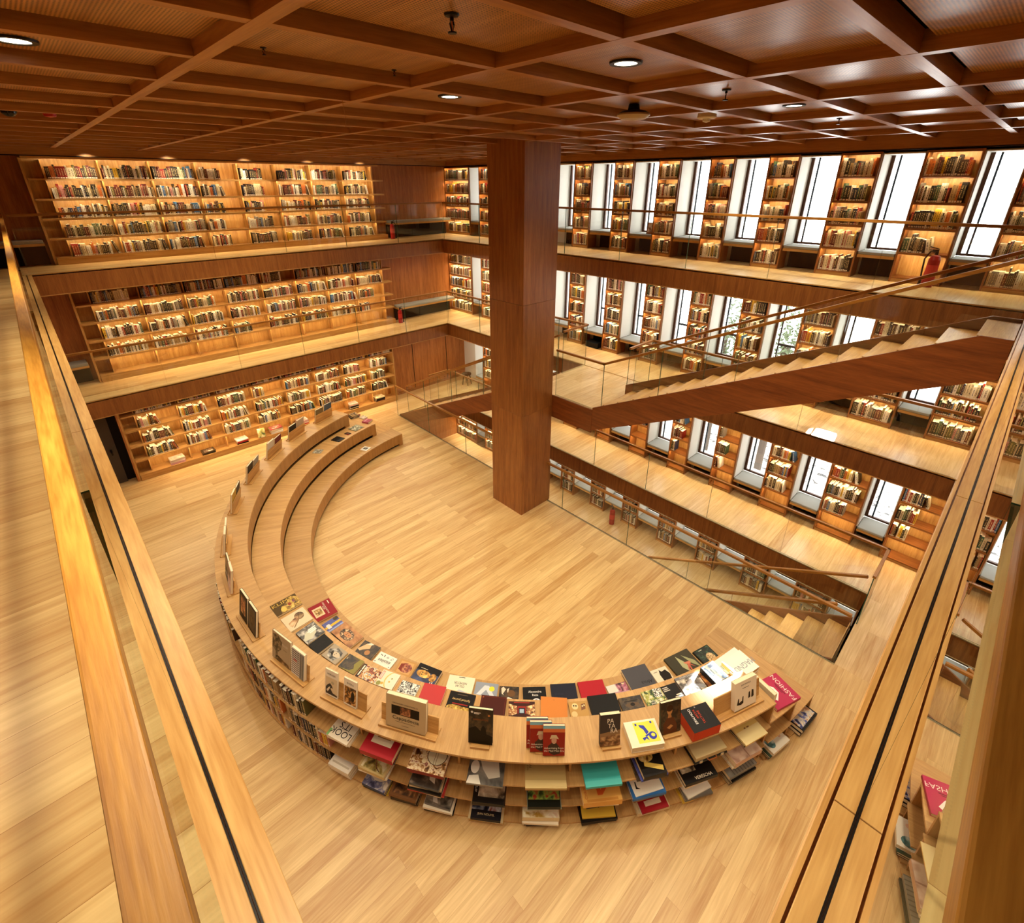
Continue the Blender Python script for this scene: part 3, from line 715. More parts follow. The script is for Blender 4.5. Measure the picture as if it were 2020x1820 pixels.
# ------------------------------------------------------------------ glass railings
def railing(label, pts, H=1.08, rw=0.05, rh=0.045, base=True, step=1.75, first=0.0, off=(0, 0), rail_off=(0, 0), wood_=None, endcap=False):
    """pts: foot points (x, y, z) of the glass; handrail on top; glass cut into panels"""
    p0 = Vector(pts[0]); t = thing('glass_railing', label, 'railing', p0, 0, 'glass railings with oak handrails')
    P = [Vector(p)-p0 for p in pts]
    up = Vector((0, 0, 1))
    for i, (a, b) in enumerate(zip(P, P[1:])):
        d = b-a; ax = 'x' if abs(d.x) > abs(d.y) else 'y'
        ro = Vector((rail_off[0], rail_off[1], 0))
        e = d.normalized()*rw/2
        MB().bar(a+up*(H-rh/2)+ro-(e if i else e*0), b+up*(H-rh/2)+ro+(e if i < len(P)-2 else e*0), rw, rh).build('handrail', (wood_ or rail_wood)[ax], t, bevel=0.004)
        Ln = Vector((d.x, d.y, 0)).length
        cuts = [0.0]; s = first if first else step
        while s < Ln-0.3: cuts.append(s); s += step
        cuts.append(Ln)
        nrm = Vector((-d.y, d.x, 0)).normalized()*0.007
        for c0, c1 in zip(cuts, cuts[1:]):
            q0 = a+d*(c0+0.004)/Ln; q1 = a+d*(c1-0.004)/Ln
            g = MB(); g.prism([q0-nrm+up*0.004, q1-nrm+up*0.004, q1-nrm+up*(H-rh-0.001), q0-nrm+up*(H-rh-0.001)], nrm*2)
            g.m = [0, 0, 0, 1, 0, 1]
            g.build('glass_panel', [glass, glass_edge], t)
        if base:
            n2 = nrm*1.45
            m = MB()
            for sg in (-1, 1): m.bar(a+n2*sg+up*0.002, b+n2*sg+up*0.002, 0.005, 0.008)
            m.build('base_channel', plain('#140b06', 0.4) if base == 'dark' else plain('#c9b791', 0.35, 0.3), t)
    return t
railing('glass railing along the back edge of the top gallery', [(0.0, Y1+0.02, L1), (X1+0.02, Y1+0.02, L1)], step=1.62)
railing('glass railing along the window edge of the top gallery', [(X1+0.02, Y1-0.03, L1), (X1+0.02, 0.0, L1)], step=1.62, first=1.7)
railing('glass railing close by, running away beside the camera over the void', [(-0.040, -0.02, L1), (-0.040, Y1-0.02, L1)], rail_off=(-0.027, 0), rw=0.04, first=1.2, step=2.1, base='dark', wood_=lit_near_rail)
railing('glass railing close by, mirroring the bench below, its rail cropped by the frame', [(-0.02, -0.094, L1), (7.60, -0.094, L1)], rail_off=(0, -0.03), first=1.254, step=2.1, base='dark', wood_=lit_near_rail)
railing('glass railing along the back edge of the middle gallery', [(0.0, Y1+0.02, L2), (X1+0.02, Y1+0.02, L2)], step=1.62)
railing('glass railing on the far window side of the middle gallery, bending in behind the column', [(X1+0.02, Y1-0.03, L2), (X1+0.02, 7.46, L2), (8.82, 7.46, L2)], step=1.62)
railing('glass railing of the middle gallery beneath the upper stair', [(8.83, 5.60, L2), (X1+0.02, 5.60, L2), (X1+0.02, 0.0, L2)], step=1.62)
railing('glass railing of the landing and the near side of the upper stair', [(7.684, 6.66, L2+0.01), (7.684, 5.42, L2+0.01), (7.684, 0.02, L1-0.10)], step=1.3, first=1.22, H=1.05)
railing('glass railing on the far side of the upper stair', [(8.776, 5.40, L2+0.14), (8.776, 0.02, L1-0.02)], step=1.5, H=0.98)
railing('glass railing on the near side of the middle stair behind the column', [(7.684, 7.72, L2-0.09), (7.684, 12.9, L3+0.16)], step=1.4, H=1.02)
railing('glass railing on the far side of the middle stair', [(8.776, 7.55, L2-0.0), (8.776, 12.75, L3+0.3)], step=1.4, H=0.98)
railing('glass railing between the bench floor and the narrow light well', [(7.575, VY1+0.02, L3), (7.575, 0.47, L3)], step=1.8, rail_off=(-0.02, 0))
railing('glass railing on the window side of the narrow light well', [(X1+0.02, VY1+0.02, L3), (X1+0.02, 0.45, L3), (8.74, 0.45, L3)], step=1.62)
railing('short glass railing closing the far end of the light well', [(8.9, VY1+0.02, L3), (X1-0.04, VY1+0.02, L3)], step=1.62)
railing('sloping handrail and glass on the far side of the lowest stair', [(8.776, 0.53, L3+0.02), (8.776, 4.5, L4+0.40)], step=1.5, H=1.0, base=False)
railing('sloping handrail on the near side of the lowest stair, starting beside the light well', [(7.684, 0.70, L3+0.10), (7.684, 4.5, L4+0.42)], step=1.5, H=0.96, base=False)

# ------------------------------------------------------------------ round tiered bench
T1, T2, T3 = 0.36, 0.735, 1.11
R1, R2, R3, RO = 4.80, 5.30, 5.79, 6.31
E1, E2, E3 = 95.3, 101.2, 106.4
bench = thing('tiered_bench', 'round three-tier oak bench with bookshelves in its outer side', 'bench', (CX, CY, L3))
def arcp(name, r0, r1, z0, z1, a0, a1, mat, n=72, bev=0):
    return MB().arc(r0, r1, z0, z1, a0, a1, n, 0, 0).build(name, mat, bench, bev)
def arc_wood(name, dark, light, rough=0.38):
    """veneer laid radially: grain follows the radius of the bench"""
    m = wood(name, dark, light, 'x', rough); nt = m.node_tree; L = nt.links.new
    tc = [n for n in nt.nodes if n.type == 'TEX_COORD'][0]; ma = [n for n in nt.nodes if n.type == 'VECT_MATH'][0]
    sp = nd(nt, 'ShaderNodeSeparateXYZ'); L(tc.outputs['Object'], sp.inputs[0])
    at = nd(nt, 'ShaderNodeMath', operation='ARCTAN2'); L(sp.outputs[1], at.inputs[0]); L(sp.outputs[0], at.inputs[1])
    ng = nd(nt, 'ShaderNodeMath', operation='ABSOLUTE'); L(at.outputs[0], ng.inputs[0])
    mu = nd(nt, 'ShaderNodeMath', operation='MULTIPLY'); mu.inputs[1].default_value = 5.5; L(ng.outputs[0], mu.inputs[0])
    r2 = nd(nt, 'ShaderNodeVectorMath', operation='LENGTH'); cm0 = nd(nt, 'ShaderNodeCombineXYZ'); L(sp.outputs[0], cm0.inputs[0]); L(sp.outputs[1], cm0.inputs[1]); L(cm0.outputs[0], r2.inputs[0])
    cm = nd(nt, 'ShaderNodeCombineXYZ'); L(r2.outputs['Value'], cm.inputs[0]); L(mu.outputs[0], cm.inputs[1]); L(sp.outputs[2], cm.inputs[2])
    L(cm.outputs[0], ma.inputs[2]); return m
oak_arc = arc_wood('oak_radial', '#a67a42', '#cda266')
def arc_wood_v(name, dark, light):
    m = arc_wood(name, dark, light); nt = m.node_tree
    mp = [n for n in nt.nodes if n.type == 'MAPPING'][0]; mp.inputs['Scale'].default_value = (5, 7, 0.7); return m
oak_riser = arc_wood_v('oak_riser', '#996a33', '#bd8c4e')
for k, (ri, ro, zb, zt, e) in enumerate(((R1, R2, 0.0, T1, E1), (R2, R3, T1, T2, E2), (R3, RO, T2, T3, E3))):
    arcp('step_riser', ri+0.004, ri+0.03, zb+0.065, zt-0.031, e+0.01, 360-e-0.01, oak_riser)
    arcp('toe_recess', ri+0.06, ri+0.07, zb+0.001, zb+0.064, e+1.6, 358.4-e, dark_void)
    for a in (e, 360-e-1.5): arcp('toe_block', ri+0.004, ri+0.058, zb+0.001, zb+0.064, a, a+1.5, oak_riser, 4)
    arcp('step_top', ri, ro+(0.0 if k == 2 else 0.005), zt-0.03, zt, e, 360-e, oak_arc, 96, 0.002)
BR = 5.93
arcp('back_panel', BR-0.02, BR, 0.0, T3-0.031, E3, 360-E3, oak_riser)
for a, b, tops in ((E3, 360-E3, (T1, T2)),):
    for z in tops: arcp('shelf', BR+0.001, RO+0.035, z-0.022, z, a+0.3, b-0.3, oak_arc)
arcp('shelf', BR+0.001, RO+0.045, 0.005, 0.03, E3+0.3, 360-E3-0.3, oak_arc)
for a in [180.4+12.1*k for k in range(-5, 6)]:
    for z0, z1 in ((0.031, T1-0.0225), (T1+0.0005, T2-0.0225), (T2+0.0005, T3-0.0305)):
        arcp('divider', BR+0.001, 6.19, z0, z1, a-0.13, a+0.13, oak['z'], 2)
# stepped ends: the tiers run on past one another
for sg in (0, 1):
    for a0, a1, zt, zs in ((E3, E2, T2, (T1,)), (E2, E1, T1, ())):
        lo, hi = (a1, a0) if sg == 0 else (360-a0, 360-a1)
        arcp('step_top', R3 if zt == T2 else R2, RO, zt-0.03, zt, lo, hi, oak_arc, 8, 0.002)
        arcp('back_panel', BR-0.02, BR, 0.0, zt-0.031, lo, hi, oak_riser, 8)
        for z in zs: arcp('shelf', BR+0.001, RO+0.03, z-0.022, z, lo+0.3, hi-0.3, oak_arc, 8)
        arcp('shelf', BR+0.001, RO+0.04, 0.005, 0.03, lo+0.3, hi-0.3, oak_arc, 8)
    for e, ri, zt in ((E3, R3, T3), (E2, R2, T2), (E1, R1, T1)):
        lo = e if sg == 0 else 360-e-0.27
        zb = 0.031
        arcp('end_panel', ri+0.072 if ri > 5.7 else BR+0.001, RO-0.005, zb, zt-0.031, lo, lo+0.27, oak_riser, 2)
        arcp('end_panel', ri+0.031, BR-0.021, 0.0 if zt == T1 else zt-0.34, zt-0.031, lo, lo+0.27, oak_riser, 2) if ri < 5.7 else None
# spines on the outer shelves
rb = random.Random(5)
def bench_row(a0, a1, z, lab, single=True, frac=1.0, tall=0.27):
    R = 6.333
    put_row(rb, None, None, None, RAD(abs(a1-a0))*R, 0.33, frac, ('{c} book, {n} from the flat piles, bench %s' % lab) if single else None, 'books on the outer bench shelves' if single else None, tall, 0.22, arc=(R, RAD(a1), L3+z))

# footprints of the books laid on the bench: centre, turn, width, height, tier, thickness
FLAT = {
    'klimt': (1.521, 6.921, 1.3, 0.407, 0.297, 0.735, 0.035),
    'vase': (1.531, 6.513, 3.4, 0.359, 0.348, 0.735, 0.03),
    'nude': (1.578, 6.11, 8.1, 0.294, 0.328, 0.735, 0.035),
    'blackA': (1.604, 5.793, 8.2, 0.264, 0.246, 0.735, 0.05),
    'woman': (1.679, 5.504, 13.4, 0.235, 0.299, 0.735, 0.025),
    'olive': (1.774, 5.182, 18.7, 0.231, 0.281, 0.735, 0.03),
    'colour': (1.883, 4.875, 22.6, 0.21, 0.322, 0.735, 0.02),
    'whitegold': (2.013, 4.596, 26.4, 0.238, 0.271, 0.735, 0.045),
    'abstract': (2.147, 4.296, 28.5, 0.202, 0.272, 0.735, 0.02),
    'rose': (2.334, 3.996, 34.1, 0.268, 0.314, 0.735, 0.05),
    'spirit': (2.555, 3.662, 124.7, 0.353, 0.254, 0.735, 0.02),
    'leather': (2.814, 3.314, 39.5, 0.275, 0.34, 0.735, 0.04),
    'theatre': (3.053, 3.015, -44.9, 0.345, 0.239, 0.735, 0.03),
    'orange': (3.369, 2.736, -47.5, 0.347, 0.313, 0.735, 0.04),
    'masks': (3.601, 2.508, -38.7, 0.245, 0.221, 0.735, 0.03),
    'blackB': (3.884, 2.313, -36.2, 0.387, 0.284, 0.735, 0.045),
    'eye': (4.167, 2.074, -33.0, 0.311, 0.2, 0.735, 0.03),
    'gardens': (4.462, 1.921, 151.3, 0.287, 0.22, 0.735, 0.025),
    'confess': (4.701, 1.789, 154.5, 0.239, 0.227, 0.735, 0.03),
    'canary': (4.998, 1.675, -25.6, 0.355, 0.273, 0.735, 0.03),
    'brown': (5.221, 1.554, -22.5, 0.124, 0.248, 0.735, 0.03),
    'icy': (5.324, 1.516, -15.7, 0.242, 0.282, 0.735, 0.09),
    'whiteU': (5.752, 1.46, -11.9, 0.46, 0.236, 0.735, 0.034),
    'magnum': (5.712, 1.325, 167.1, 0.393, 0.322, 0.735, 0.075),
    'fashion': (5.725, 0.826, 70.1, 0.399, 0.433, 0.735, 0.045),
    'redphoto': (2.016, 6.78, -3.3, 0.369, 0.396, 0.36, 0.04),
    'blueyel': (2.017, 6.404, 4.5, 0.266, 0.228, 0.36, 0.02),
    'curly': (2.084, 6.024, 8.5, 0.267, 0.492, 0.36, 0.04),
    'flesh': (2.184, 5.544, 20.1, 0.24, 0.32, 0.36, 0.03),
    'etoiles': (2.282, 5.201, 110.7, 0.315, 0.207, 0.36, 0.02),
    'tanred': (2.435, 4.865, 27.8, 0.241, 0.278, 0.36, 0.03),
    'gold': (2.591, 4.538, 23.7, 0.271, 0.376, 0.36, 0.06),
    'oscar': (2.862, 4.085, 126.8, 0.389, 0.263, 0.36, 0.03),
    'bluegrey': (3.086, 3.772, -51.6, 0.33, 0.218, 0.36, 0.015),
    'script': (3.274, 3.496, -47.6, 0.283, 0.236, 0.36, 0.02),
    'reza': (3.528, 3.231, -41.9, 0.33, 0.238, 0.36, 0.03),
    'navy': (3.851, 2.959, -40.6, 0.366, 0.276, 0.36, 0.04),
    'red': (4.178, 2.704, -36.2, 0.375, 0.288, 0.36, 0.04),
    'pink': (4.463, 2.466, -27.6, 0.309, 0.168, 0.36, 0.02),
    'africa': (4.816, 2.351, 152.7, 0.393, 0.355, 0.36, 0.06),
    'brush': (5.117, 2.136, -23.5, 0.271, 0.252, 0.36, 0.02),
    'leaf': (5.522, 2.015, -18.1, 0.453, 0.381, 0.36, 0.035),
    'disc': (5.909, 1.83, -15.9, 0.307, 0.319, 0.36, 0.03),
    'sqblack': (4.78, 11.793, 23.3, 0.239, 0.278, 0.735, 0.015),
    'smred': (5.126, 11.922, 16.1, 0.123, 0.162, 0.735, 0.008),
    'paper': (5.452, 12.066, 17.6, 0.302, 0.293, 0.735, 0.02),
    'leafletB': (4.102, 11.522, 42.6, 0.204, 0.225, 0.735, 0.006),
    'card': (5.362, 11.452, 25.9, 0.208, 0.207, 0.36, 0.012),
    'pinkpkt': (5.886, 12.219, 27.4, 0.221, 0.218, 0.735, 0.05),
    'pkt2': (5.93, 12.53, 11.4, 0.16, 0.2, 0.735, 0.04),
    'stk1': (5.77, 12.80, -5.0, 0.27, 0.26, 0.735, 0.1),
    'matisse': (3.676, 1.634, -35.2, 0.389, 0.297, 1.11, 0.09),
    'modern': (4.274, 1.255, -26.0, 0.367, 0.286, 1.11, 0.16),
}

# ------------------------------------------------------------------ art books
_pages = page_mat
def cover_shapes(root, w, h, z, pic, mats_z=0.00035):
    """printed picture of a cover: thin flat inks laid one over another (u right, v up, both 0..1)"""
    mb = MB(); mats = []; idx = {}
    def mi(m):
        if m not in idx: idx[m] = len(mats); mats.append(m)
        return idx[m]
    zz = z
    for it in pic:
        zz += mats_z
        k = it[0]
        if k == 't': continue
        m = it[-1] if not isinstance(it[-1], str) else plain(it[-1], 0.4)
        X = lambda u: (min(max(u, 0), 1)-0.5)*w; Y = lambda v: (min(max(v, 0), 1)-0.5)*h
        b = len(mb.v)
        if k == 'r':
            u0, v0, u1, v1 = it[1:5]; mb.v += [(X(u0), Y(v0), zz), (X(u1), Y(v0), zz), (X(u1), Y(v1), zz), (X(u0), Y(v1), zz)]; n = 4
        elif k == 'e':
            cu_, cv_, ru, rv = it[1:5]; n = 22
            mb.v += [(X(cu_+ru*cos(2*pi*i/n)), Y(cv_+rv*sin(2*pi*i/n)), zz) for i in range(n)]
        elif k == 'p':
            n = len(it[1]); mb.v += [(X(u), Y(v), zz) for u, v in it[1]]
        mb.f.append(tuple(range(b, b+n))); mb.m.append(mi(m))
    if mb.f:
        me = bpy.data.meshes.new('cover_picture'); me.from_pydata(mb.v, [], mb.f)
        for m in mats: me.materials.append(m)
        me.polygons.foreach_set('material_index', mb.m)
        o = bpy.data.objects.new('cover_picture', me); COL.objects.link(o); o.parent = root
    for it in pic:
        if it[0] != 't': continue
        _, s, u, v, size, col = it[:6]; rot = it[6] if len(it) > 6 else 0; sx = it[7] if len(it) > 7 else 1.0
        c = bpy.data.curves.new('title', 'FONT'); c.body = s; c.size = size*h; c.align_x = 'CENTER'; c.align_y = 'CENTER'; c.resolution_u = 3
        c.materials.append(plain(col, 0.45)); o = bpy.data.objects.new('title', c); COL.objects.link(o); o.parent = root
        o.location = ((u-0.5)*w, (v-0.5)*h, zz+0.0006); o.rotation_euler = (0, 0, RAD(rot)); o.scale = (sx, 1, 1)

def art_book(label, w, h, t, col, pic=(), spine=None, group=None, paper=False, pagecol=None, name='art_book'):
    """lies face up: reading direction +x, spine along -x; cover, page block and printed picture are its parts"""
    r = thing(name, label, 'book', (0, 0, 0), 0, group)
    ov = 0.0 if paper else 0.004; b = min(0.003, t*0.2)
    cm = col if not isinstance(col, str) else plain(col, 0.45)
    sp = plain(spine, 0.45) if spine else cm
    mb = MB()
    mb.box(-w/2, w/2, -h/2, h/2, 0, b).box(-w/2, w/2, -h/2, h/2, t-b, t).box(-w/2, -w/2+b, -h/2, h/2, b, t-b, 1)
    co = mb.build('cover', [cm, sp], r)
    if t > 0.008: MB().box(-w/2+b+0.0004, w/2-ov-0.0008, -h/2+ov+0.0008, h/2-ov-0.0008, b+0.0004, t-b-0.0004).build('page_block', plain(pagecol, 0.8) if pagecol else _pages, r)
    if pic: cover_shapes(co, w, h, t, pic)
    return r
def lay(key, label, col, pic=(), **kw):
    cx, cy, rot, w, h, tier, t = FLAT[key]
    r = art_book(label, w, h, t, col, pic, **kw)
    r.location = (cx, cy, L3+tier+0.001+kw.pop('lift', 0)); r.rotation_euler = (0, 0, RAD(rot)); return r
nz = noise_mat
skin = nz('print_skin', ['#5a3218', '#b98a5c', '#e0bd90'], 9, 1); sepia = nz('print_sepia', ['#2b1a0c', '#7d5c36', '#c9a878'], 14, 2)
goldp = nz('print_gold', ['#4a3310', '#a98126', '#e0be62'], 22, 3); greyp = nz('print_grey', ['#1d1a18', '#6f6a64', '#cfc8ba'], 13, 4)
bw = nz('print_black_white', ['#0d0c0b', '#141210', '#e9e6dc', '#efece2'], 34, 5, distort=1.5); redp = nz('print_red', ['#54150f', '#9c4a30', '#c98e58'], 18, 6)
bluep = nz('print_blue', ['#1c2a4a', '#6b87a8', '#e3e6e2'], 15, 7); multi = nz('print_colours', ['#221a1c', '#a5402c', '#c9a24a', '#d9cfc0', '#4a5a72'], 16, 8, distort=1.6)
greenp = nz('print_green', ['#0e1a0e', '#3c5c2a', '#a8a84a', '#d8d2b8'], 20, 9); darkp = nz('print_dark', ['#0b0908', '#24180f', '#4d3a22'], 16, 10)
leafp = nz('print_leaf', ['#0d120c', '#16261a', '#3e5e44'], 18, 11); coverw = '#ece2cc'; ink = '#1a1310'
PR = 'art books laid on the bench steps'
lay('klimt', 'gold and brown art book with large capital lettering, at the end of the upper row', '#5a4117',
    [('r', 0, 0, 1, 1, '#4f3a14'), ('p', [(0.2, 0), (1, 0), (1, .75), (.8, .95), (.45, .55), (.3, .5)], goldp), ('e', .35, .25, .1, .2, '#d9b75a'), ('e', .62, .42, .06, .12, '#8c3b22'), ('e', .8, .5, .05, .1, '#7d4a5a'),
     ('t', 'KLIMT', .44, .78, .36, '#c9a548', 0, 1.15)], group=PR)
lay('vase', 'beige art book picturing a tilted goblet-shaped vessel', '#dfc49e', [('r', .0, .0, 1, 1, '#e2c8a4'), ('e', .66, .62, .2, .24, sepia), ('p', [(.12, .3), (.18, .18), (.52, .42), (.6, .58), (.5, .66), (.14, .5)], skin), ('p', [(.2, .12), (.25, .1), (.62, .45), (.58, .5)], '#8a6a44')], group=PR)
lay('nude', 'grey photo book with a pale reclining figure and white lettering', '#4a4a44', [('r', 0, 0, 1, 1, greyp), ('p', [(.0, .25), (.3, .15), (.7, .3), (.85, .6), (.6, .7), (.25, .62)], '#c8c6ac'), ('r', .48, .66, .9, .73, '#f0eee6'), ('r', .4, .56, .86, .63, '#f0eee6'), ('r', .46, .46, .84, .53, '#f0eee6')], group=PR)
lay('blackA', 'plain black hardback pressed against the grey photo book', '#0e0a08', [('t', 'AEVE', .5, .5, .2, '#1f1712')], group=PR)
lay('woman', 'book with a sepia portrait of a woman with flowing dark hair', '#8f8069', [('r', 0, 0, 1, 1, '#a59680'), ('p', [(.05, .3), (.2, .8), (.6, .95), (.9, .6), (.8, .2), (.55, .1)], greyp), ('e', .5, .42, .17, .24, '#c8b79c'), ('e', .44, .47, .03, .02, ink), ('e', .56, .45, .03, .02, ink), ('p', [(.3, .5), (.4, .75), (.65, .72), (.55, .62)], '#2a211a')], group=PR)
lay('olive', 'olive and umber book with a dark cloud-like tree shape', '#5c5226', [('r', 0, 0, 1, 1, '#8a7f3e'), ('p', [(.1, .35), (.3, .2), (.55, .35), (.95, .25), (1, 1), (.0, 1), (.05, .6)], darkp), ('r', .62, .9, .74, .93, '#d8d2b8')], group=PR)
lay('colour', 'paperback with a swirling many-coloured painted cover', '#6a4a3a', [('r', 0, 0, 1, .84, multi), ('r', 0, .84, 1, 1, '#3a2420'), ('r', .12, .88, .5, .94, coverw), ('r', .55, .88, .9, .94, coverw)], group=PR, paper=True)
lay('whitegold', 'thick cream book with gold vine drawing and pink title label', '#ead9bd', [('e', .5, .15, .62, .5, '#d9bb6a'), ('e', .5, .12, .58, .46, '#ecdcc4'), ('e', .15, .85, .14, .12, '#8d8a4a'), ('e', .2, .68, .08, .08, '#c9a24a'), ('r', .38, .82, .95, .97, '#d79a80'), ('r', .46, .86, .87, .93, '#c9c2bc'), ('e', .4, .35, .05, .05, '#c9a24a'), ('e', .62, .3, .05, .04, '#8d8a4a')], group=PR)
lay('abstract', 'paperback covered in black and white brush strokes', '#cfcabc', [('r', 0, 0, 1, 1, bw)], group=PR, paper=True)
lay('rose', 'plain rose-red cloth box on the upper row', '#b8393a', group=PR)
lay('spirit', 'black book with red title over a heap of gold ornaments', '#120c09', [('r', 0, .62, 1, 1, '#120c09'), ('t', 'Spiritual Journey', .5, .42, .17, '#d8b878', 0, .85), ('r', .2, .62, .8, .68, '#8f2218'), ('e', .3, .9, .3, .14, goldp), ('e', .65, .88, .33, .16, goldp), ('r', .3, .12, .7, .15, '#6a5a44')][1:], group=PR)
lay('leather', 'wine-brown leather volume with a tooled border', '#4a160d', [('r', .05, .05, .95, .95, '#6b2a18'), ('r', .065, .06, .935, .94, '#431309'), ('e', .1, .92, .04, .03, '#8f4a2a'), ('e', .9, .92, .04, .03, '#8f4a2a')], spine='#2a0c07', group=PR)
lay('theatre', 'book showing the balconies and stage of a theatre', '#2a1410', [('r', 0, 0, 1, 1, '#3a1a12'), ('p', [(0, .12), (.32, .3), (.32, .72), (0, .86)], nz('print_balcony', ['#3a1a10', '#a86a34', '#f0d8a0'], 26, 12)), ('p', [(1, .12), (.68, .3), (.68, .72), (1, .86)], nz('print_balcony_far', ['#3a1a10', '#a86a34', '#f0d8a0'], 26, 13)), ('r', .34, .3, .66, .72, '#8c2318'), ('r', .38, .3, .62, .62, '#141a26'), ('r', .42, .34, .58, .56, '#9fb4c4'), ('r', .2, .9, .8, .94, '#a03424')], group=PR)
lay('orange', 'plain orange book between the theatre photograph and the mask cover', '#c97a34', [('r', .46, .86, .54, .875, '#8a5a2c')], group=PR)
lay('masks', 'tan book with drawn masks on its cover', '#b48a4c', [('e', .32, .7, .17, .2, '#d8bf8a'), ('e', .26, .74, .04, .05, ink), ('e', .38, .72, .04, .05, ink), ('p', [(.62, .42), (.86, .5), (.9, .85), (.66, .8)], '#7a5236'), ('e', .72, .68, .04, .05, '#e2c898'), ('e', .82, .72, .04, .05, '#e2c898'), ('e', .22, .22, .16, .18, '#cdb27c')], group=PR)
lay('blackB', 'broad plain black box on the upper row beside the mask cover', '#0d0806', group=PR)
lay('eye', 'dark umber book with a faint eye on the cover', '#3c2c1c', [('r', .02, .02, .98, .98, darkp), ('e', .5, .45, .3, .14, '#5c4630'), ('e', .52, .45, .1, .12, '#17100b'), ('r', .2, .66, .8, .72, '#1d140d')], group=PR)
lay('gardens', 'book with a pale maze of garden paths among greenery', '#8a8f66', [('r', 0, 0, 1, 1, greenp), ('p', [(.0, 0), (.4, 0), (.45, .5), (.1, .6)], bw), ('t', 'GARDENS', .52, .84, .15, '#f0ead8'), ('t', 'HAMPTONS', .52, .7, .15, '#f0ead8')], group=PR)
lay('confess', 'black paperback with small white lines of lettering', '#15110f', [('r', .06, .8, .5, .87, '#d8d0c0'), ('r', .06, .68, .38, .75, '#d8d0c0'), ('r', .55, .3, .95, .36, '#b8b0a4'), ('r', .6, .2, .95, .26, '#b8b0a4'), ('r', .62, .1, .95, .16, '#b8b0a4')], group=PR, paper=True)
lay('canary', 'steel-blue photograph book of rooftops and a bridge', '#54565c', [('r', 0, 0, 1, .86, greyp), ('r', 0, .86, 1, 1, '#6d6f76'), ('t', 'GALLERY CANADIEN', .55, .93, .1, '#d0ccc0'), ('p', [(.1, .2), (.5, .3), (.9, .1), (1, .3), (.5, .5), (.1, .35)], '#7d8590'), ('p', [(.3, .45), (.6, .55), (.62, .75), (.35, .7)], '#4a3c30'), ('e', .22, .3, .06, .06, '#a5402c')], group=PR)
lay('brown', 'brown painted cover peeping out under the icy blue book', '#4d2a12', [('r', 0, 0, 1, 1, nz('print_umber', ['#2a1408', '#7d4a20', '#b98044'], 14, 14))], group=PR)
r_ = lay('icy', 'thick icy blue and white book overlapping a brown cover', '#23303c', [('r', .02, .02, .98, .98, bluep), ('r', .08, .88, .45, .94, coverw), ('p', [(.3, .3), (.7, .3), (.75, .75), (.25, .75)], '#dfe8ea'), ('p', [(.35, .4), (.42, .4), (.42, .7), (.36, .7)], '#7f99a8'), ('p', [(.55, .4), (.62, .42), (.63, .68), (.56, .7)], '#8aa3b0')], spine='#101820', group=PR)
r_.location.z += 0.0315
lay('whiteU', 'large white book under the thick white box', '#efe9dd', [('r', .02, .3, .12, .6, '#8a95a0')], group=PR)
r_ = lay('magnum', 'thick white box with tall grey capitals, lit by the sun patch', '#f2ece0', [('t', 'MAGNUM', .5, .6, .36, '#8a9098', 0, .92)], group=PR, pagecol='#c7a56a'); r_.location.z += 0.0355
lay('fashion', 'deep pink book with white capitals and a white fan shape', '#b02c50', [('t', 'FASHION', .5, .22, .2, '#f0d8cc', 0, 1.1), ('r', .3, .34, .72, .365, '#5a1428'), ('r', .36, .39, .66, .41, '#5a1428'), ('p', [(.42, .5), (.62, .5), (.86, .68), (.78, .82), (.6, .88), (.38, .86), (.22, .74)], '#ece6da'), ('p', [(.46, .52), (.48, .52), (.45, .84), (.42, .84)], '#cfc6b8'), ('p', [(.56, .52), (.58, .52), (.66, .85), (.63, .85)], '#cfc6b8')], group=PR, pagecol='#d8c39a')
lay('redphoto', 'bright red book with a small mounted picture, first of the lower row', '#8f1620', [('r', .1, .22, .52, .78, '#e3c49a'), ('r', .16, .32, .46, .68, nz('print_icon', ['#2a1a10', '#a8782a', '#d9c08a'], 24, 15)), ('t', 'GREEK BYZANTINE', .66, .55, .09, '#e8d8c4', -90), ('t', 'ICON', .58, .6, .09, '#e8d8c4', -90), ('r', .86, .7, .9, .92, '#e8d8c4')], group=PR, pagecol='#d8b98a')
lay('blueyel', 'small violet-blue book with yellow bands', '#3d4278', [('r', 0, 0, 1, 1, '#5a609c'), ('r', 0, .34, 1, .56, '#d9b13a'), ('r', .12, .25, .34, .7, '#dcd8d0'), ('r', .0, .0, 1, .14, '#9aa4cc'), ('e', .85, .85, .16, .2, darkp)], group=PR, paper=True)
lay('curly', 'copper-brown book with a head framed by wild pale curls', '#8c5a34', [('r', 0, 0, 1, 1, nz('print_copper', ['#6a3a1c', '#a8703f', '#c9935c'], 5, 16)), ('e', .48, .5, .34, .3, nz('print_curls', ['#1c0f08', '#5a3a22', '#e0bf92'], 34, 17)), ('e', .5, .48, .15, .17, '#c0875a'), ('e', .45, .52, .025, .015, ink), ('e', .56, .52, .025, .015, ink), ('e', .5, .42, .04, .015, '#5a2416')], spine='#1d1f3a', group=PR)
lay('flesh', 'dark book with a pale shoulder and white lace detail', '#2a1608', [('r', 0, 0, 1, 1, darkp), ('p', [(.3, 1), (.85, .75), (.95, .5), (.6, .45), (.4, .7), (.22, .85)], '#d9b488'), ('p', [(.82, .75), (1, .6), (.98, .4), (.85, .5)], '#e6dcc6'), ('e', .3, .42, .18, .14, '#b07c4c')], group=PR)
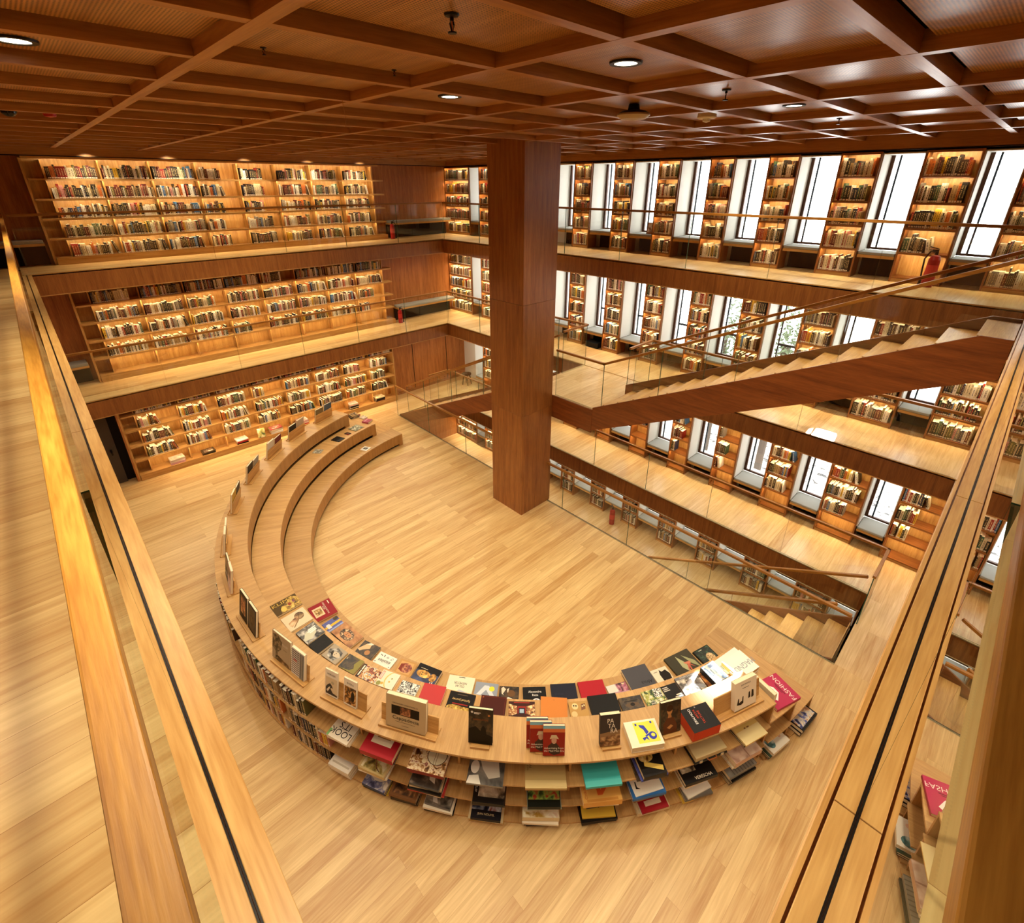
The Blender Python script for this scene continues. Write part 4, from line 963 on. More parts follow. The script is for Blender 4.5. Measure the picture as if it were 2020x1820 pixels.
lay('etoiles', 'white paperback with black handwritten brush lettering', '#ece6d8', [('t', 'étoiles', .5, .6, .36, ink, 4, 1.1), ('p', [(.12, .2), (.2, .34), (.28, .3), (.2, .12)], ink), ('p', [(.13, .21), (.2, .31), (.25, .28), (.2, .15)], '#ece6d8'), ('e', .45, .24, .06, .07, ink), ('e', .45, .24, .035, .045, '#ece6d8'), ('p', [(.62, .3), (.66, .3), (.68, .12), (.64, .12)], ink), ('p', [(.76, .28), (.9, .2), (.89, .16), (.76, .23)], ink), ('e', .92, .85, .03, .04, ink), ('e', .1, .86, .025, .03, ink)], group=PR, paper=True)
lay('tanred', 'tan book with a rust-red painted head on the cover', '#b98a4c', [('r', .1, .14, .9, .9, '#c99c62'), ('e', .5, .5, .33, .36, redp), ('p', [(.2, .6), (.3, .85), (.7, .85), (.8, .6), (.5, .7)], '#7d2c18'), ('e', .42, .5, .04, .03, '#4a160c'), ('e', .58, .5, .04, .03, '#4a160c')], group=PR)
lay('gold', 'thick navy and black book with a golden mask', '#100c10', [('r', 0, 0, .62, 1, nz('print_navy', ['#0c1024', '#1f2a4e', '#3a4a78'], 6, 18)), ('e', .45, .62, .22, .3, nz('print_gold_mask', ['#6a4410', '#c98f34', '#f0c872'], 12, 19)), ('e', .42, .2, .24, .14, nz('print_gold_base', ['#6a4410', '#b98030', '#e0b45a'], 14, 20)), ('e', .4, .68, .03, .03, ink), ('e', .52, .68, .03, .03, ink), ('r', .74, .55, .765, .85, '#d8c8a0'), ('r', .06, .1, .2, .13, coverw), ('r', .06, .18, .16, .21, coverw)], group=PR)
lay('oscar', 'cream book with dark serif capitals, lying upside down', '#e6dabd', [('t', 'OSCAR', .5, .6, .2, '#24201c', 0, .8), ('t', 'NIEMEYER', .5, .42, .2, '#24201c', 0, .8), ('r', .38, .06, .62, .1, '#3a3430'), ('p', [(.1, .95), (.5, .8), (.62, .98)], '#aeb8c4')], group=PR)
lay('bluegrey', 'blue-grey folder with a round yellow sticker', '#8b93a0', [('p', [(.1, .1), (.4, .8), (.6, .8), (.9, .1), (.7, .1), (.5, .5), (.3, .1)], '#c9ced2'), ('e', .74, .6, .12, .18, '#d9d03a')], group=PR, paper=True)
lay('script', 'brown paperback with looping white script', '#33201a', [('r', .0, .0, 1, 1, darkp), ('e', .62, .55, .2, .22, '#6a4a2c'), ('p', [(.1, .85), (.2, .95), (.34, .8), (.2, .5), (.26, .4), (.14, .5)], '#d8c8b0'), ('p', [(.4, .8), (.5, .9), (.46, .6), (.42, .6)], '#d8c8b0'), ('p', [(.1, .1), (.5, .3), (.9, .12), (.9, .05), (.5, .2), (.1, .03)], '#e8e0d0')], group=PR, paper=True)
lay('reza', 'black book with white serif name and a blue jewel', '#0f0d0e', [('t', 'Alexandre', .52, .68, .2, '#f0ece2', 0, .95), ('t', 'Reza', .52, .47, .2, '#f0ece2', 0, .95), ('e', .56, .12, .16, .14, '#d8dce2'), ('p', [(.48, .02), (.64, .02), (.6, .2), (.52, .2)], '#2a3a7a')], group=PR)
lay('navy', 'plain dark navy cloth book next to the bright red one', '#1b1d2c', [('t', 'EMPIRE', .3, .42, .14, '#262938'), ('t', 'STATE', .3, .26, .14, '#262938')], group=PR)
lay('red', 'plain bright red cloth book on the lower step', '#a81a26', group=PR)
lay('pink', 'book of mauve and white patches half under the black box', '#b48a92', [('p', [(0, 1), (.45, 1), (.5, .3), (0, .3)], '#d8d0c4'), ('p', [(.5, 1), (1, 1), (1, .2), (.55, .2)], nz('print_mauve', ['#3a1622', '#a85a72', '#d8b8b8'], 14, 21)), ('r', .78, .82, .92, .92, '#d8c8a0')], group=PR)
lay('africa', 'large slate-grey book with black lettering along one edge', '#4a484c', [('t', 'Africa', .3, .78, .2, '#17151a', 0, 1.0), ('t', 'Leni Riefenstahl', .42, .9, .09, '#17151a')][:1], spine='#2c2a2e', group=PR)
lay('brush', 'small white book with a black brush smear', '#e0d4bb', [('p', [(.42, .15), (.55, .2), (.9, .12), (.98, .5), (.85, .8), (.6, .75), (.5, .9), (.4, .6)], '#1d130d'), ('r', .12, .8, .36, .83, '#6a5a48')], group=PR, paper=True)
lay('leaf', 'dark green-grey book with pale leaves and coral stems', '#3d3828', [('p', [(.4, .9), (.58, .5), (.52, .05), (.36, .4)], '#a8a67c'), ('p', [(.62, .85), (.92, .45), (.95, .1), (.75, .4)], '#96966c'), ('p', [(.45, .12), (.62, .5), (.8, .2), (.64, .38)], '#c0604a'), ('p', [(.5, .55), (.75, .5), (.72, .4), (.55, .45)], '#c97a5c'), ('p', [(.55, .1), (.6, .1), (.66, .4), (.62, .42)], '#c0604a')], group=PR)
lay('disc', 'black-green book with a speckled oval emblem', '#141612', [('r', .04, .04, .96, .96, leafp), ('e', .62, .38, .24, .26, nz('print_speckle', ['#5a3a1c', '#c9a572', '#e0c898'], 40, 22)), ('r', .3, .88, .5, .91, '#d8d2c0')], group=PR)
SM = 'small items left on the far end of the bench'
lay('sqblack', 'square black sketchbook on the middle tier at the far end', '#100c0a', group=SM)
lay('smred', 'small dark card with red corner beside the black sketchbook', '#2a1210', [('p', [(0, 0), (.4, 0), (0, .6)], '#a02a24'), ('r', .4, .3, .8, .8, '#6a4a34')], group=SM, paper=True)
lay('paper', 'grey-green photo magazine on the middle tier at the far end', '#8f8a6c', [('r', 0, 0, 1, 1, nz('print_magazine', ['#2f2f22', '#87835f', '#d8d2b4'], 12, 23)), ('p', [(.2, .3), (.5, .8), (.55, .78), (.25, .28)], '#e8e4d0')], group=SM, paper=True)
lay('leafletB', 'photo leaflet alone on the middle tier of the bench', '#9c947c', [('r', .04, .04, .96, .96, nz('print_leaflet', ['#2a2622', '#8d8672', '#d8d4c4'], 22, 24))], group=SM, paper=True)
lay('card', 'white card with dark print alone on the lowest tier', '#ece6da', [('r', .2, .2, .8, .8, nz('print_card', ['#1a1512', '#3a322c', '#d8d2c4'], 30, 25))], group=SM, paper=True)
lay('pinkpkt', 'dusty pink boxed book at the end of the middle tier', '#a34a58', [('r', .1, .6, .9, .8, '#c98a90')], group=SM)
lay('pkt2', 'pale printed booklet behind the dusty pink box', '#cbb8a0', [('r', .05, .3, .95, .95, nz('print_pale', ['#5a4a44', '#b8a48c', '#e0d8c8'], 18, 26))], group=SM)
kx = FLAT['stk1']
for j, (cc, tt, dx, an, lb) in enumerate((('#2a2018', .028, 0, 0, 'dark book at the bottom of the far end pile on the middle tier'), ('#7d2a38', .02, .03, 14, 'crimson book second from the bottom of the far end pile'), ('#3a2a1c', .022, -.02, -8, 'brown book third up in the far end pile'), ('#cbab6a', .02, 0, 5, 'sand-coloured picture book topping the far end pile'))):
    r = art_book(lb, kx[3]-.02*j, kx[4]-.01*j, tt, cc, [('r', .05, .05, .95, .95, sepia), ('e', .6, .5, .12, .2, ink)] if j == 3 else (), group=SM)
    r.location = (kx[0]+dx, kx[1]+dx/2, L3+T2+0.001+(0, .029, .050, .073)[j]); r.rotation_euler = (0, 0, RAD(kx[2]+an))
lay('matisse', 'white slipcase with a yellow panel and blue cut shapes', '#e9dcc0', [('r', .26, .12, .92, .92, '#dcd64a'), ('p', [(.42, .82), (.58, .78), (.66, .5), (.56, .42), (.52, .62), (.44, .72)], '#3038a0'), ('p', [(.4, .3), (.56, .36), (.6, .18), (.52, .28), (.44, .2)], '#3038a0'), ('e', .74, .36, .12, .15, '#3038a0'), ('e', .76, .38, .06, .07, '#dcd64a'), ('p', [(.5, .38), (.72, .5), (.74, .46), (.56, .34)], '#3038a0'), ('e', .34, .84, .03, .05, '#3038a0'), ('e', .82, .86, .03, .05, '#3038a0')], group=PR, pagecol='#dccaa4')
r = lay('modern', 'thick black and orange-red boxed set with bold white capitals', '#120d0b', [('t', 'MOD', .1+.18, .76, .15, '#f4efe4', -90+180, 1.0), ('t', 'ERN', .28, .42, .15, '#f4efe4', 90, 1.0), ('t', 'ARCHI', .42, .66, .13, '#d0401c', 90, 1.0), ('t', 'TECTURE', .54, .5, .13, '#d0401c', 90, 1.0), ('t', 'ABCDEF', .14, .5, .1, '#241c18', 90), ('t', 'GHIJKL', .72, .5, .1, '#241c18', 90), ('r', .5, .9, .54, .96, '#8a8078')], spine='#b8381a', group=PR, pagecol='#c0401e', paper=True)
r = art_book('thick cream book standing upright between the stepped end and the pink book', .34, .37, .055, '#dcc8a0', [('r', .3, .3, .7, .33, '#b8a47c')], spine='#d8c49a', group=PR)
ar = RAD(254.75)
r.matrix_world = Matrix.Translation((CX+6.06*cos(ar), CY+6.06*sin(ar), L3+T2+.002+.185)) @ Matrix.Rotation(ar, 4, 'Z') @ Matrix.Rotation(pi/2, 4, 'X') @ Matrix.Translation((0, 0, 0))

# ------------------------------------------------------------------ book stands on the bench's top tier, and what they hold
LEAN = RAD(12)
def stand(a, w, label, r=6.13, panel=0.26, x0=0.0, lip=True):
    ar = RAD(a)
    s = thing('book_stand', label, 'book stand', (CX+r*cos(ar), CY+r*sin(ar), L3+T3), ar+pi/2, 'oak book stands on the top tier')
    MB().box(x0-w/2, x0+w/2, -0.085, 0.09, 0.001, 0.014).build('base', oak['x'], s, bevel=0.002)
    k = math.tan(LEAN)
    MB().prism([(x0-w/2, 0.0, 0.0142), (x0-w/2, 0.014, 0.0142), (x0-w/2, 0.014+k*panel, panel), (x0-w/2, k*panel, panel)], (w, 0, 0)).build('back_panel', oak['x'], s, bevel=0.002)
    if lip: MB().box(x0-w/2, x0+w/2, -0.085, -0.073, 0.0142, 0.032).build('lip', oak['x'], s, bevel=0.002)
    return s
def on_stand(s, book, x, h, t, front=0.0, rz=0.0):
    base = Matrix.Translation(s.location) @ Matrix.Rotation(s.rotation_euler[2], 4, 'Z')
    l = LEAN
    y0 = 0.0-(t+front)/cos(l)-0.0015*0-0.001+t/cos(l)
    p = Vector((x, y0-front*0, 0.0152+0.004)) + Vector((0, sin(l), cos(l)))*(h/2)
    book.matrix_world = base @ Matrix.Translation(p) @ Matrix.Rotation(rz, 4, 'Y') @ Matrix.Rotation(pi/2-l, 4, 'X')
    return book
GS = 'display books on the oak stands'
# far side: the stands show their backs
far = [(111.9, [('#4a5a6a', 'slate blue'), ('#7d6a44', 'khaki')], 'farthest along the bench'), (121.7, [('#b8a48c', 'pale stone'), ('#1a1512', 'black')], 'second from the far end'),
       (130.4, [('#6a1a20', 'dark red'), ('#cfc4b0', 'off-white')], 'third from the far end'), (140.0, [('#8d877c', 'light grey'), ('#17110e', 'black')], 'fourth from the far end'),
       (150.1, [('#2a2420', 'charcoal'), ('#b8922e', 'mustard')], 'fifth from the far end'), (162.1, [('#ded2bc', 'ivory'), ('#cdb898', 'beige')], 'sixth from the far end'),
       (172.1, [('#4a3f30', 'dark khaki'), ('#d8b8a4', 'pale pink')], 'seventh from the far end')]
for a, bs, wh in far:
    s = stand(a, 0.62, 'oak stand on the top tier, %s, seen from behind' % wh)
    for i, (cc, cn) in enumerate(bs):
        h = 0.40+0.03*((i+int(a)) % 2); w = 0.27; t = 0.035 if i else 0.028
        b = art_book('%s hardback facing outwards on the stand %s' % (cn, wh), w, h, t, cc, [('r', .12, .55, .88, .9, sepia), ('r', .2, .2, .8, .26, coverw)], group=GS)
        on_stand(s, b, (-0.15, 0.16)[i], h, t)
s8 = stand(181.8, 0.66, 'oak stand holding the two black framed pictures', x0=0.08)
for i, (x, lb, pic) in enumerate(((-0.1, 'black hardback with an upright picture panel, on the stand above the left spines', [('r', .2, .22, .8, .86, nz('print_panel', ['#2a120a', '#a8602c', '#e0b070'], 14, 31))]),
                                  (0.24, 'black hardback with a dark carved face, nearer of the stand pair', [('r', .1, .08, .9, .94, darkp), ('e', .5, .55, .3, .3, '#4a3820'), ('e', .4, .6, .06, .03, ink), ('e', .6, .6, .06, .03, ink), ('p', [(.47, .6), (.53, .6), (.56, .42), (.44, .42)], '#6a5230'), ('e', .5, .34, .1, .03, ink)]))):
    on_stand(s8, art_book(lb, .29, .44, .035, '#120c0a', pic, group=GS), x, .44, .035)
s9 = stand(192.7, 0.72, 'oak stand holding the tree picture and the striped book', x0=0.06)
on_stand(s9, art_book('grey-brown book with a drawing of tall trees, beside the striped one', .40, .42, .03, '#a08a6c', [('r', .01, .01, .99, .99, '#ab9674'), ('p', [(.0, .4), (.05, .9), (.3, .98), (.55, .8), (.5, .5), (.3, .3), (.35, 0), (.18, 0), (.2, .3)], nz('print_trees', ['#1c160e', '#5a4a30', '#a08c68'], 24, 32)), ('p', [(.3, .2), (.98, .1), (.98, 0), (.3, 0)], sepia), ('t', 'SZASZ', .72, .72, .1, '#d8ccb4'), ('r', .62, .55, .82, .57, '#7d6a50')], spine='#1f2018', group=GS), -0.13, .42, .03)
stripes = [('r', 0, 0, 1, 1, '#eae0cc')]+[('r', .03, .06+.0775*k, .62, .09+.0775*k, ink) for k in range(12)]+[('r', .66+.085*k, .02, .70+.085*k, .97, ink) for k in range(4)]+[('r', .2, .55, .46, .62, '#c97a6a')]
on_stand(s9, art_book('white book with bold black stripes on the stand', .27, .40, .035, '#eae0cc', stripes, group=GS), 0.24, .40, .035)
s10 = stand(201.4, 0.66, 'oak stand holding two slim white-bordered books', x0=0.1)
on_stand(s10, art_book('slim white-bordered book titled in capitals above a breaking wave', .20, .38, .022, '#ece0c8', [('r', .04, .06, .96, .72, '#d9c39a'), ('p', [(.04, .06), (.04, .3), (.2, .42), (.4, .5), (.55, .42), (.62, .32), (.5, .34), (.42, .3), (.6, .16), (.96, .12), (.96, .06)], '#3a3630'), ('p', [(.1, .2), (.3, .34), (.42, .38), (.34, .26), (.2, .14)], '#e0d4b8'), ('e', .6, .55, .12, .06, '#b8a884'), ('t', 'HOKUSAI', .5, .84, .1, '#3a332c', 0, .8)], group=GS), -0.10, .38, .022)
on_stand(s10, art_book('slim white-bordered book titled in capitals above a crowded street scene', .20, .38, .022, '#ece0c8', [('r', .05, .06, .95, .72, nz('print_crowd', ['#17110c', '#5a3a1c', '#c98a3a', '#e0c48a'], 22, 33)), ('e', .7, .4, .14, .2, ink), ('t', 'RIVERA', .5, .84, .1, '#3a332c', 0, .9)], group=GS), 0.20, .38, .022)
s11 = stand(210.7, 0.74, 'wide oak stand holding the beige landscape album', x0=0.02, panel=.24)
on_stand(s11, art_book('wide beige linen album with a black picture strip, on its own stand', .51, .44, .06, '#bfa67c', [('r', .14, .42, .84, .7, '#150d08'), ('r', .36, .44, .62, .68, nz('print_rocks', ['#1c0f08', '#7d4424', '#c98a5a'], 20, 34)), ('t', 'PANORAMIC LANDSCAPES OF', .49, .77, .052, '#2a2018', 0, 1.05), ('t', 'Cappadocia', .5, .32, .15, '#1d1510', 0, 1.1), ('r', .24, .2, .74, .212, '#6a5840'), ('r', .4, .1, .58, .112, '#6a5840')], spine='#120c0a', group=GS), 0.0, .44, .06)
s12 = stand(219.1, 0.22, 'small oak stand under the night-sky book', panel=.2)
on_stand(s12, art_book('dark book with a hooded silhouette under a night sky', .28, .47, .035, '#15100d', [('r', 0, 0, 1, 1, darkp), ('p', [(0, 0), (0, .42), (.3, .5), (.5, .38), (.55, .5), (.62, .54), (.72, .46), (.75, .3), (1, .25), (1, 0)], '#0d0907'), ('e', .14, .9, .05, .03, '#d8d0c0'), ('r', .22, .88, .5, .9, '#d8d0c0'), ('r', .22, .85, .44, .87, '#d8d0c0'), ('e', .84, .84, .05, .03, '#b8783a'), ('t', 'GÖBEKLİTEPE', .5, .7, .06, '#8a4a20')], group=GS), 0.0, .47, .035)
s13 = stand(226.1, 0.24, 'small oak stand hidden behind the red advertising books', panel=.2, lip=False)
mad = [('r', 0, .78, 1, .9, '#d0703a'), ('r', 0, .9, 1, 1, '#7fb4c0'), ('r', 0, 0, 1, .78, '#8f2016'), ('p', [(.28, .1), (.22, .32), (.4, .44), (.62, .42), (.8, .25), (.78, .08), (.5, .02)], '#3a2a20'), ('e', .5, .52, .12, .12, '#c0957a'), ('p', [(.3, .56), (.38, .7), (.6, .7), (.72, .56), (.5, .6)], '#c9b48c'), ('t', 'Advertising from', .5, .26, .085, '#efe4cc', 0, .95), ('t', 'the Mad Men Era', .5, .17, .085, '#efe4cc', 0, .95)]
for i, (x, fr, lb) in enumerate(((-0.10, 0.0, 'red advertising book with a green spine, rearmost of the overlapping three'), (-0.06, 0.042, 'red advertising book with its figure half covered, middle of the overlapping three'), (0.085, 0.084, 'red advertising book with a full helmeted figure, front of the overlapping three'))):
    b = art_book(lb, .245, .40, .03, '#8f2016', mad, spine=('#24402c', '#efe6d6', '#8f2016')[i], group=GS); on_stand(s13, b, x, .40, .03)
    b.matrix_world = Matrix.Translation(Vector((cos(RAD(226.1)), sin(RAD(226.1)), 0))*fr*1.0) @ b.matrix_world
s14 = stand(233.1, 0.22, 'small oak stand under the ruins book', panel=.2)
on_stand(s14, art_book('upright book with large stacked white capitals over brown ruins', .235, .42, .05, '#241d1c', [('r', 0, 0, 1, .42, nz('print_ruins', ['#2a180c', '#7d5230', '#c09a68'], 16, 35)), ('r', 0, .42, 1, .98, '#3a3230'), ('p', [(0, .42), (1, .5), (1, .36), (0, .3)], '#8a6a48'), ('t', 'PA', .5, .8, .2, '#efe4cc', 0, .8), ('t', 'TA', .56, .64, .2, '#efe4cc', 0, .8), ('t', 'RA', .68, .48, .2, '#efe4cc', 0, .8)], group=GS), -0.015, .42, .05)
s15 = stand(240.5, 0.22, 'small oak stand under the painted portrait book', panel=.2, x0=-0.05)
on_stand(s15, art_book('dark upright book with a painted portrait and a sideways title', .26, .44, .035, '#140c08', [('r', 0, 0, 1, 1, darkp), ('p', [(.15, 0), (.12, .3), (.3, .5), (.62, .5), (.8, .25), (.8, 0)], '#5a3018'), ('e', .44, .72, .13, .13, '#b8824c'), ('e', .44, .79, .15, .1, '#3a2010'), ('p', [(.38, .62), (.5, .62), (.54, .5), (.34, .5)], '#b07844'), ('p', [(.3, .2), (.5, .28), (.62, .22), (.44, .14)], '#b8824c'), ('t', 'LEONARDO', .9, .62, .085, '#7d5a34', -90)], group=GS), -0.06, .44, .035)
s16 = stand(249.5, 0.73, 'oak stand in the sunlit corner holding one cream book', x0=-0.04, panel=.26)
on_stand(s16, art_book('cream book with black silhouetted figures on the sunlit stand', .35, .40, .06, '#e6d6b8', [('t', 'EVE ARNOLD', .5, .86, .065, '#3a332c'), ('r', .34, .72, .64, .735, '#3a332c'), ('p', [(.1, .2), (.16, .42), (.2, .42), (.2, .26), (.34, .3), (.36, .44), (.4, .44), (.4, .2), (.3, .16)], '#17110e'), ('p', [(.62, .28), (.64, .5), (.7, .52), (.72, .3)], '#17110e'), ('p', [(.76, .28), (.78, .54), (.86, .52), (.88, .3), (.82, .26)], '#17110e')], group=GS), 0.03, .40, .06)

# ------------------------------------------------------------------ flat piles on the outer shelves
GP = 'piles of art books on the outer bench shelves'
CN = {'#120d0a': 'black', '#e8dcc4': 'cream', '#d8c498': 'buff', '#8a7a5c': 'drab', '#a01c24': 'red', '#3a2a1c': 'dark brown', '#c9a24a': 'mustard', '#2b3a5c': 'navy', '#5a5a56': 'grey', '#efe8d8': 'white', '#7a5230': 'brown', '#8f9a88': 'sage', '#c8b078': 'sand', '#6a6660': 'ash grey', '#3a4a3a': 'dark green', '#2f68a8': 'bright blue', '#b83a34': 'scarlet', '#d8b03c': 'yellow'}
def pile(a, z, items, top_label, r0=6.235, pic=(), where=''):
    """items bottom to top: (radial, tangential, thickness, colour, small turn); the last one carries the picture"""
    zz = L3+z+0.001; n = len(items); ar = RAD(a)
    for i, (d, w, t, c, turn) in enumerate(items):
        last = i == n-1
        lb = top_label if last else '%s book %s in the pile under the %s' % (CN.get(c, 'pale'), ('second down', 'third down', 'fourth down', 'fifth down', 'sixth down')[n-2-i], where)
        b = art_book(lb, d, w, t, c, pic if last else (), group=GP)
        rr = r0+0.16-d/2+(0.012*((i*7) % 3)-0.01)
        b.location = (CX+rr*cos(ar), CY+rr*sin(ar), zz); b.rotation_euler = (0, 0, ar+pi+RAD(turn)); zz += t+0.0022
B_ = '#120d0a'
s1, s2, s3 = T2, T1, 0.03
pile(202.7, s1, [(.30, .34, .03, '#e8dcc4', 2), (.29, .33, .035, '#e8dcc4', -2)], 'white paperback with big slanted black italic letters on the top outer shelf', pic=[('t', "LOOK", .3, .5, .34, ink, 90), ('t', "IT'S", .62, .5, .34, ink, 90), ('r', .0, .9, .3, 1, '#7fae6a')], where='book with slanted italics')
pile(207.9, s1, [(.34, .42, .03, B_, 4), (.33, .36, .02, '#d8c498', 2), (.33, .44, .075, '#a01c24', 0)], 'red cloth box with a white paper label and trailing ribbon', pic=[('r', .38, .2, .95, .82, '#e8dcc0'), ('r', .6, .3, .64, .7, '#a8885c'), ('r', .84, .26, .94, .34, ink)], where='red cloth box')
pile(206.9, s2, [(.30, .36, .03, '#e8dcc4', 0), (.31, .40, .03, '#efe8d8', 2), (.28, .38, .05, '#c8b078', -2)], 'sand slipcase with a landscape picture below the red box', pic=[('r', .08, .08, .94, .92, nz('print_land', ['#4a3a1c', '#a8944a', '#e0d8b4'], 10, 41))], where='landscape slipcase')
pile(206.8, s3, [(.34, .36, .02, '#d8b03c', 2), (.31, .32, .04, B_, 0), (.29, .33, .05, '#2b3a5c', -2)], 'navy and white illustrated book at floor level below the landscape slipcase', pic=[('r', .0, .0, 1, 1, nz('print_navy_white', ['#2a2c4a', '#6a6a8a', '#e0d8c8'], 12, 42)), ('e', .5, .5, .2, .3, '#e8dcc4')], where='navy illustrated book')
pile(202.0, s3, [(.22, .33, .05, '#efe8d8', 0), (.22, .33, .05, '#efe8d8', 0), (.22, .33, .05, '#efe8d8', 0)], 'white boxed set on the lowest outer shelf, last before the piles', pic=[('r', .2, .1, .3, .9, '#c9bca4')], where='white boxed set')
pile(210.4, s3, [(.3, .36, .05, '#3a2a1c', 3), (.3, .36, .05, '#3a2a1c', -3), (.28, .36, .045, '#7a5230', 1)], 'brown album with a carrying strap on the lowest outer shelf', pic=[('r', .1, .1, .9, .9, nz('print_album', ['#2a180c', '#6a4426', '#b8844c'], 10, 43))], where='brown strapped album')
pile(213.5, s1, [(.33, .43, .02, '#a01c24', 2), (.34, .45, .055, '#7a1a1c', 0)], 'book with an ornate painted stringed instrument on the top outer shelf', pic=[('r', 0, 0, 1, 1, nz('print_ornate', ['#3a1c0e', '#a8743a', '#e8d8b4', '#7d2418'], 20, 44)), ('e', .62, .32, .34, .27, '#3a2414'), ('e', .62, .32, .32, .25, '#d8cfae'), ('r', .3, .30, .94, .31, '#6a4a2c'), ('r', .3, .36, .94, .37, '#6a4a2c'), ('e', .35, .62, .08, .06, '#e0d2a8'), ('e', .55, .66, .08, .06, '#e0d2a8'), ('e', .75, .68, .08, .06, '#e0d2a8')], where='painted instrument')
pile(213.2, s2, [(.33, .46, .03, '#b83a34', 2), (.32, .42, .025, '#e8dcc4', -2), (.31, .42, .03, B_, 0), (.32, .40, .03, '#d8c498', 3), (.30, .38, .035, '#5a5a56', -1)], 'grey fashion photograph book below the painted instrument', pic=[('r', .02, .02, .98, .98, nz('print_fashion', ['#1c1612', '#4a3e34', '#8a7a68'], 5, 45)), ('p', [(.2, .2), (.8, .3), (.7, .5), (.3, .4)], '#d8ccb8'), ('p', [(.55, .5), (.95, .55), (.9, .7), (.6, .62)], '#2a211c')], where='grey fashion photograph')
pile(214.5, s3, [(.33, .37, .03, B_, 2), (.31, .34, .03, '#7a5230', -2), (.31, .37, .035, '#e8dcc4', 0), (.28, .33, .035, '#6a6660', -3)], 'ash-grey landscape book at floor level below the fashion photograph', pic=[('r', .02, .02, .98, .98, nz('print_ash', ['#2c2822', '#6f675a', '#a89e8c'], 8, 46)), ('p', [(.1, .5), (.3, .6), (.3, .75), (.12, .7)], '#d8d2c4')], where='ash-grey landscape')
pile(219.8, s1, [(.34, .40, .025, B_, 0), (.33, .42, .028, '#8f8a80', 0)], 'black and white photograph book of a dressed figure on the top outer shelf', pic=[('r', 0, 0, 1, 1, nz('print_bw', ['#2c2a28', '#6f6a62', '#a8a296'], 4, 47)), ('p', [(.3, .1), (.9, .2), (.8, .7), (.5, .6), (.2, .4)], '#c9c2b2'), ('e', .55, .82, .22, .12, '#e8e2d4'), ('p', [(0, .6), (.3, .7), (.25, .95), (0, 1)], '#e0dacc')], where='dressed figure photograph')
pile(220.1, s2, [(.31, .39, .03, '#3a2a1c', 2), (.31, .37, .05, B_, 0)], 'dark book with a title down its edge and a smoky ruin picture', pic=[('r', .2, .0, 1, .84, nz('print_smoke', ['#3a2c20', '#a8957a', '#e0d4bc'], 7, 48)), ('r', .2, .84, 1, 1, '#15100d'), ('t', 'AFTERMATH', .6, .92, .1, '#efe8d8', 0, .8)], where='smoky ruin picture')
pile(219.8, s3, [(.33, .42, .025, '#c9a24a', 1), (.33, .42, .03, '#d8c498', -1), (.31, .36, .045, '#17131a', 0)], 'black book with blurred blue and red lights at floor level', pic=[('r', .3, 0, 1, 1, nz('print_lights', ['#0d0b12', '#2a3a5c', '#c9d0d8', '#8c3a2a'], 6, 49)), ('t', 'JEAN NOUVEL', .16, .5, .09, '#d8c498', -90)], where='blurred lights')
pile(226.1, s1, [(.34, .46, .03, '#7a5230', 0), (.35, .47, .035, '#b59b62', 0)], 'large sand-brown album with tall dark capitals on the top outer shelf', pic=[('r', .0, .0, .24, 1, '#c8b078'), ('t', 'Dior &', .62, .93, .045, '#4a3a24', 0), ('t', 'FASH', .75, .86, .09, '#4a3a24', 0), ('t', 'AL', .84, .78, .09, '#4a3a24', 0)], where='large sand-brown album')
pile(226.0, s2, [(.3, .40, .03, '#8f9a88', 2), (.3, .38, .05, '#15180f', 0)], 'dark book with a jungle painting on the middle outer shelf', pic=[('r', .25, .02, 1, .98, nz('print_jungle', ['#0d140a', '#3c5c2a', '#8fa84a', '#a83a2a'], 12, 50))], where='jungle painting')
pile(225.7, s3, [(.3, .36, .03, B_, 2), (.31, .40, .03, '#3a2a1c', 0), (.32, .43, .03, '#e8dcc4', -2), (.33, .44, .07, '#d8c498', 0)], 'thick cream book with pale watercolour flowers at floor level', pic=[('r', .02, .02, .98, .98, nz('print_flowers', ['#b8923c', '#e8dcb4', '#efe6cc', '#d8b89a'], 8, 51))], where='watercolour flowers')
pile(232.0, s1, [(.34, .40, .022, B_, 0), (.34, .40, .02, '#a01c24', 2), (.34, .42, .035, '#3fa8a4', 0)], 'turquoise book with a small white sticker on the top outer shelf', pic=[('r', .78, .06, .92, .14, coverw), ('r', 0, 0, .18, 1, '#53b6b0')], where='turquoise book')
pile(232.1, s2, [(.3, .38, .03, B_, 2), (.32, .40, .025, '#e8dcc4', -2), (.35, .46, .09, '#dca552', 0)], 'thick apricot book with a large orange zigzag', pic=[('p', [(.2, .6), (.85, .62), (.85, .52), (.35, .5), (.8, .2), (.74, .1), (.2, .48)], '#cc5a26'), ('t', 'CHRISTOUFA', .5, .9, .1, '#c0622c', 0), ('r', .02, .1, .1, .9, '#c9893c')], where='orange zigzag')
pile(232.0, s3, [(.34, .44, .03, '#3a2a1c', 3), (.32, .42, .035, B_, -1), (.33, .43, .03, B_, 1), (.31, .40, .025, '#d8b03c', -2)], 'bright yellow book at floor level below the orange zigzag', pic=[('r', .3, .45, .5, .48, '#8a7024')], where='bright yellow book')
pile(237.4, s1, [(.34, .38, .03, '#3a2a1c', -3), (.32, .34, .025, '#4a52a0', 3), (.27, .29, .065, '#15100c', 2)], 'black book with yellow card and painted faces under the top board', pic=[('p', [(.1, .1), (.3, .05), (.6, .75), (.42, .8)], '#d8b85a'), ('e', .75, .6, .2, .3, nz('print_faces', ['#5a2a14', '#c9a24a', '#e8d8a0'], 14, 52))], where='yellow card and faces')
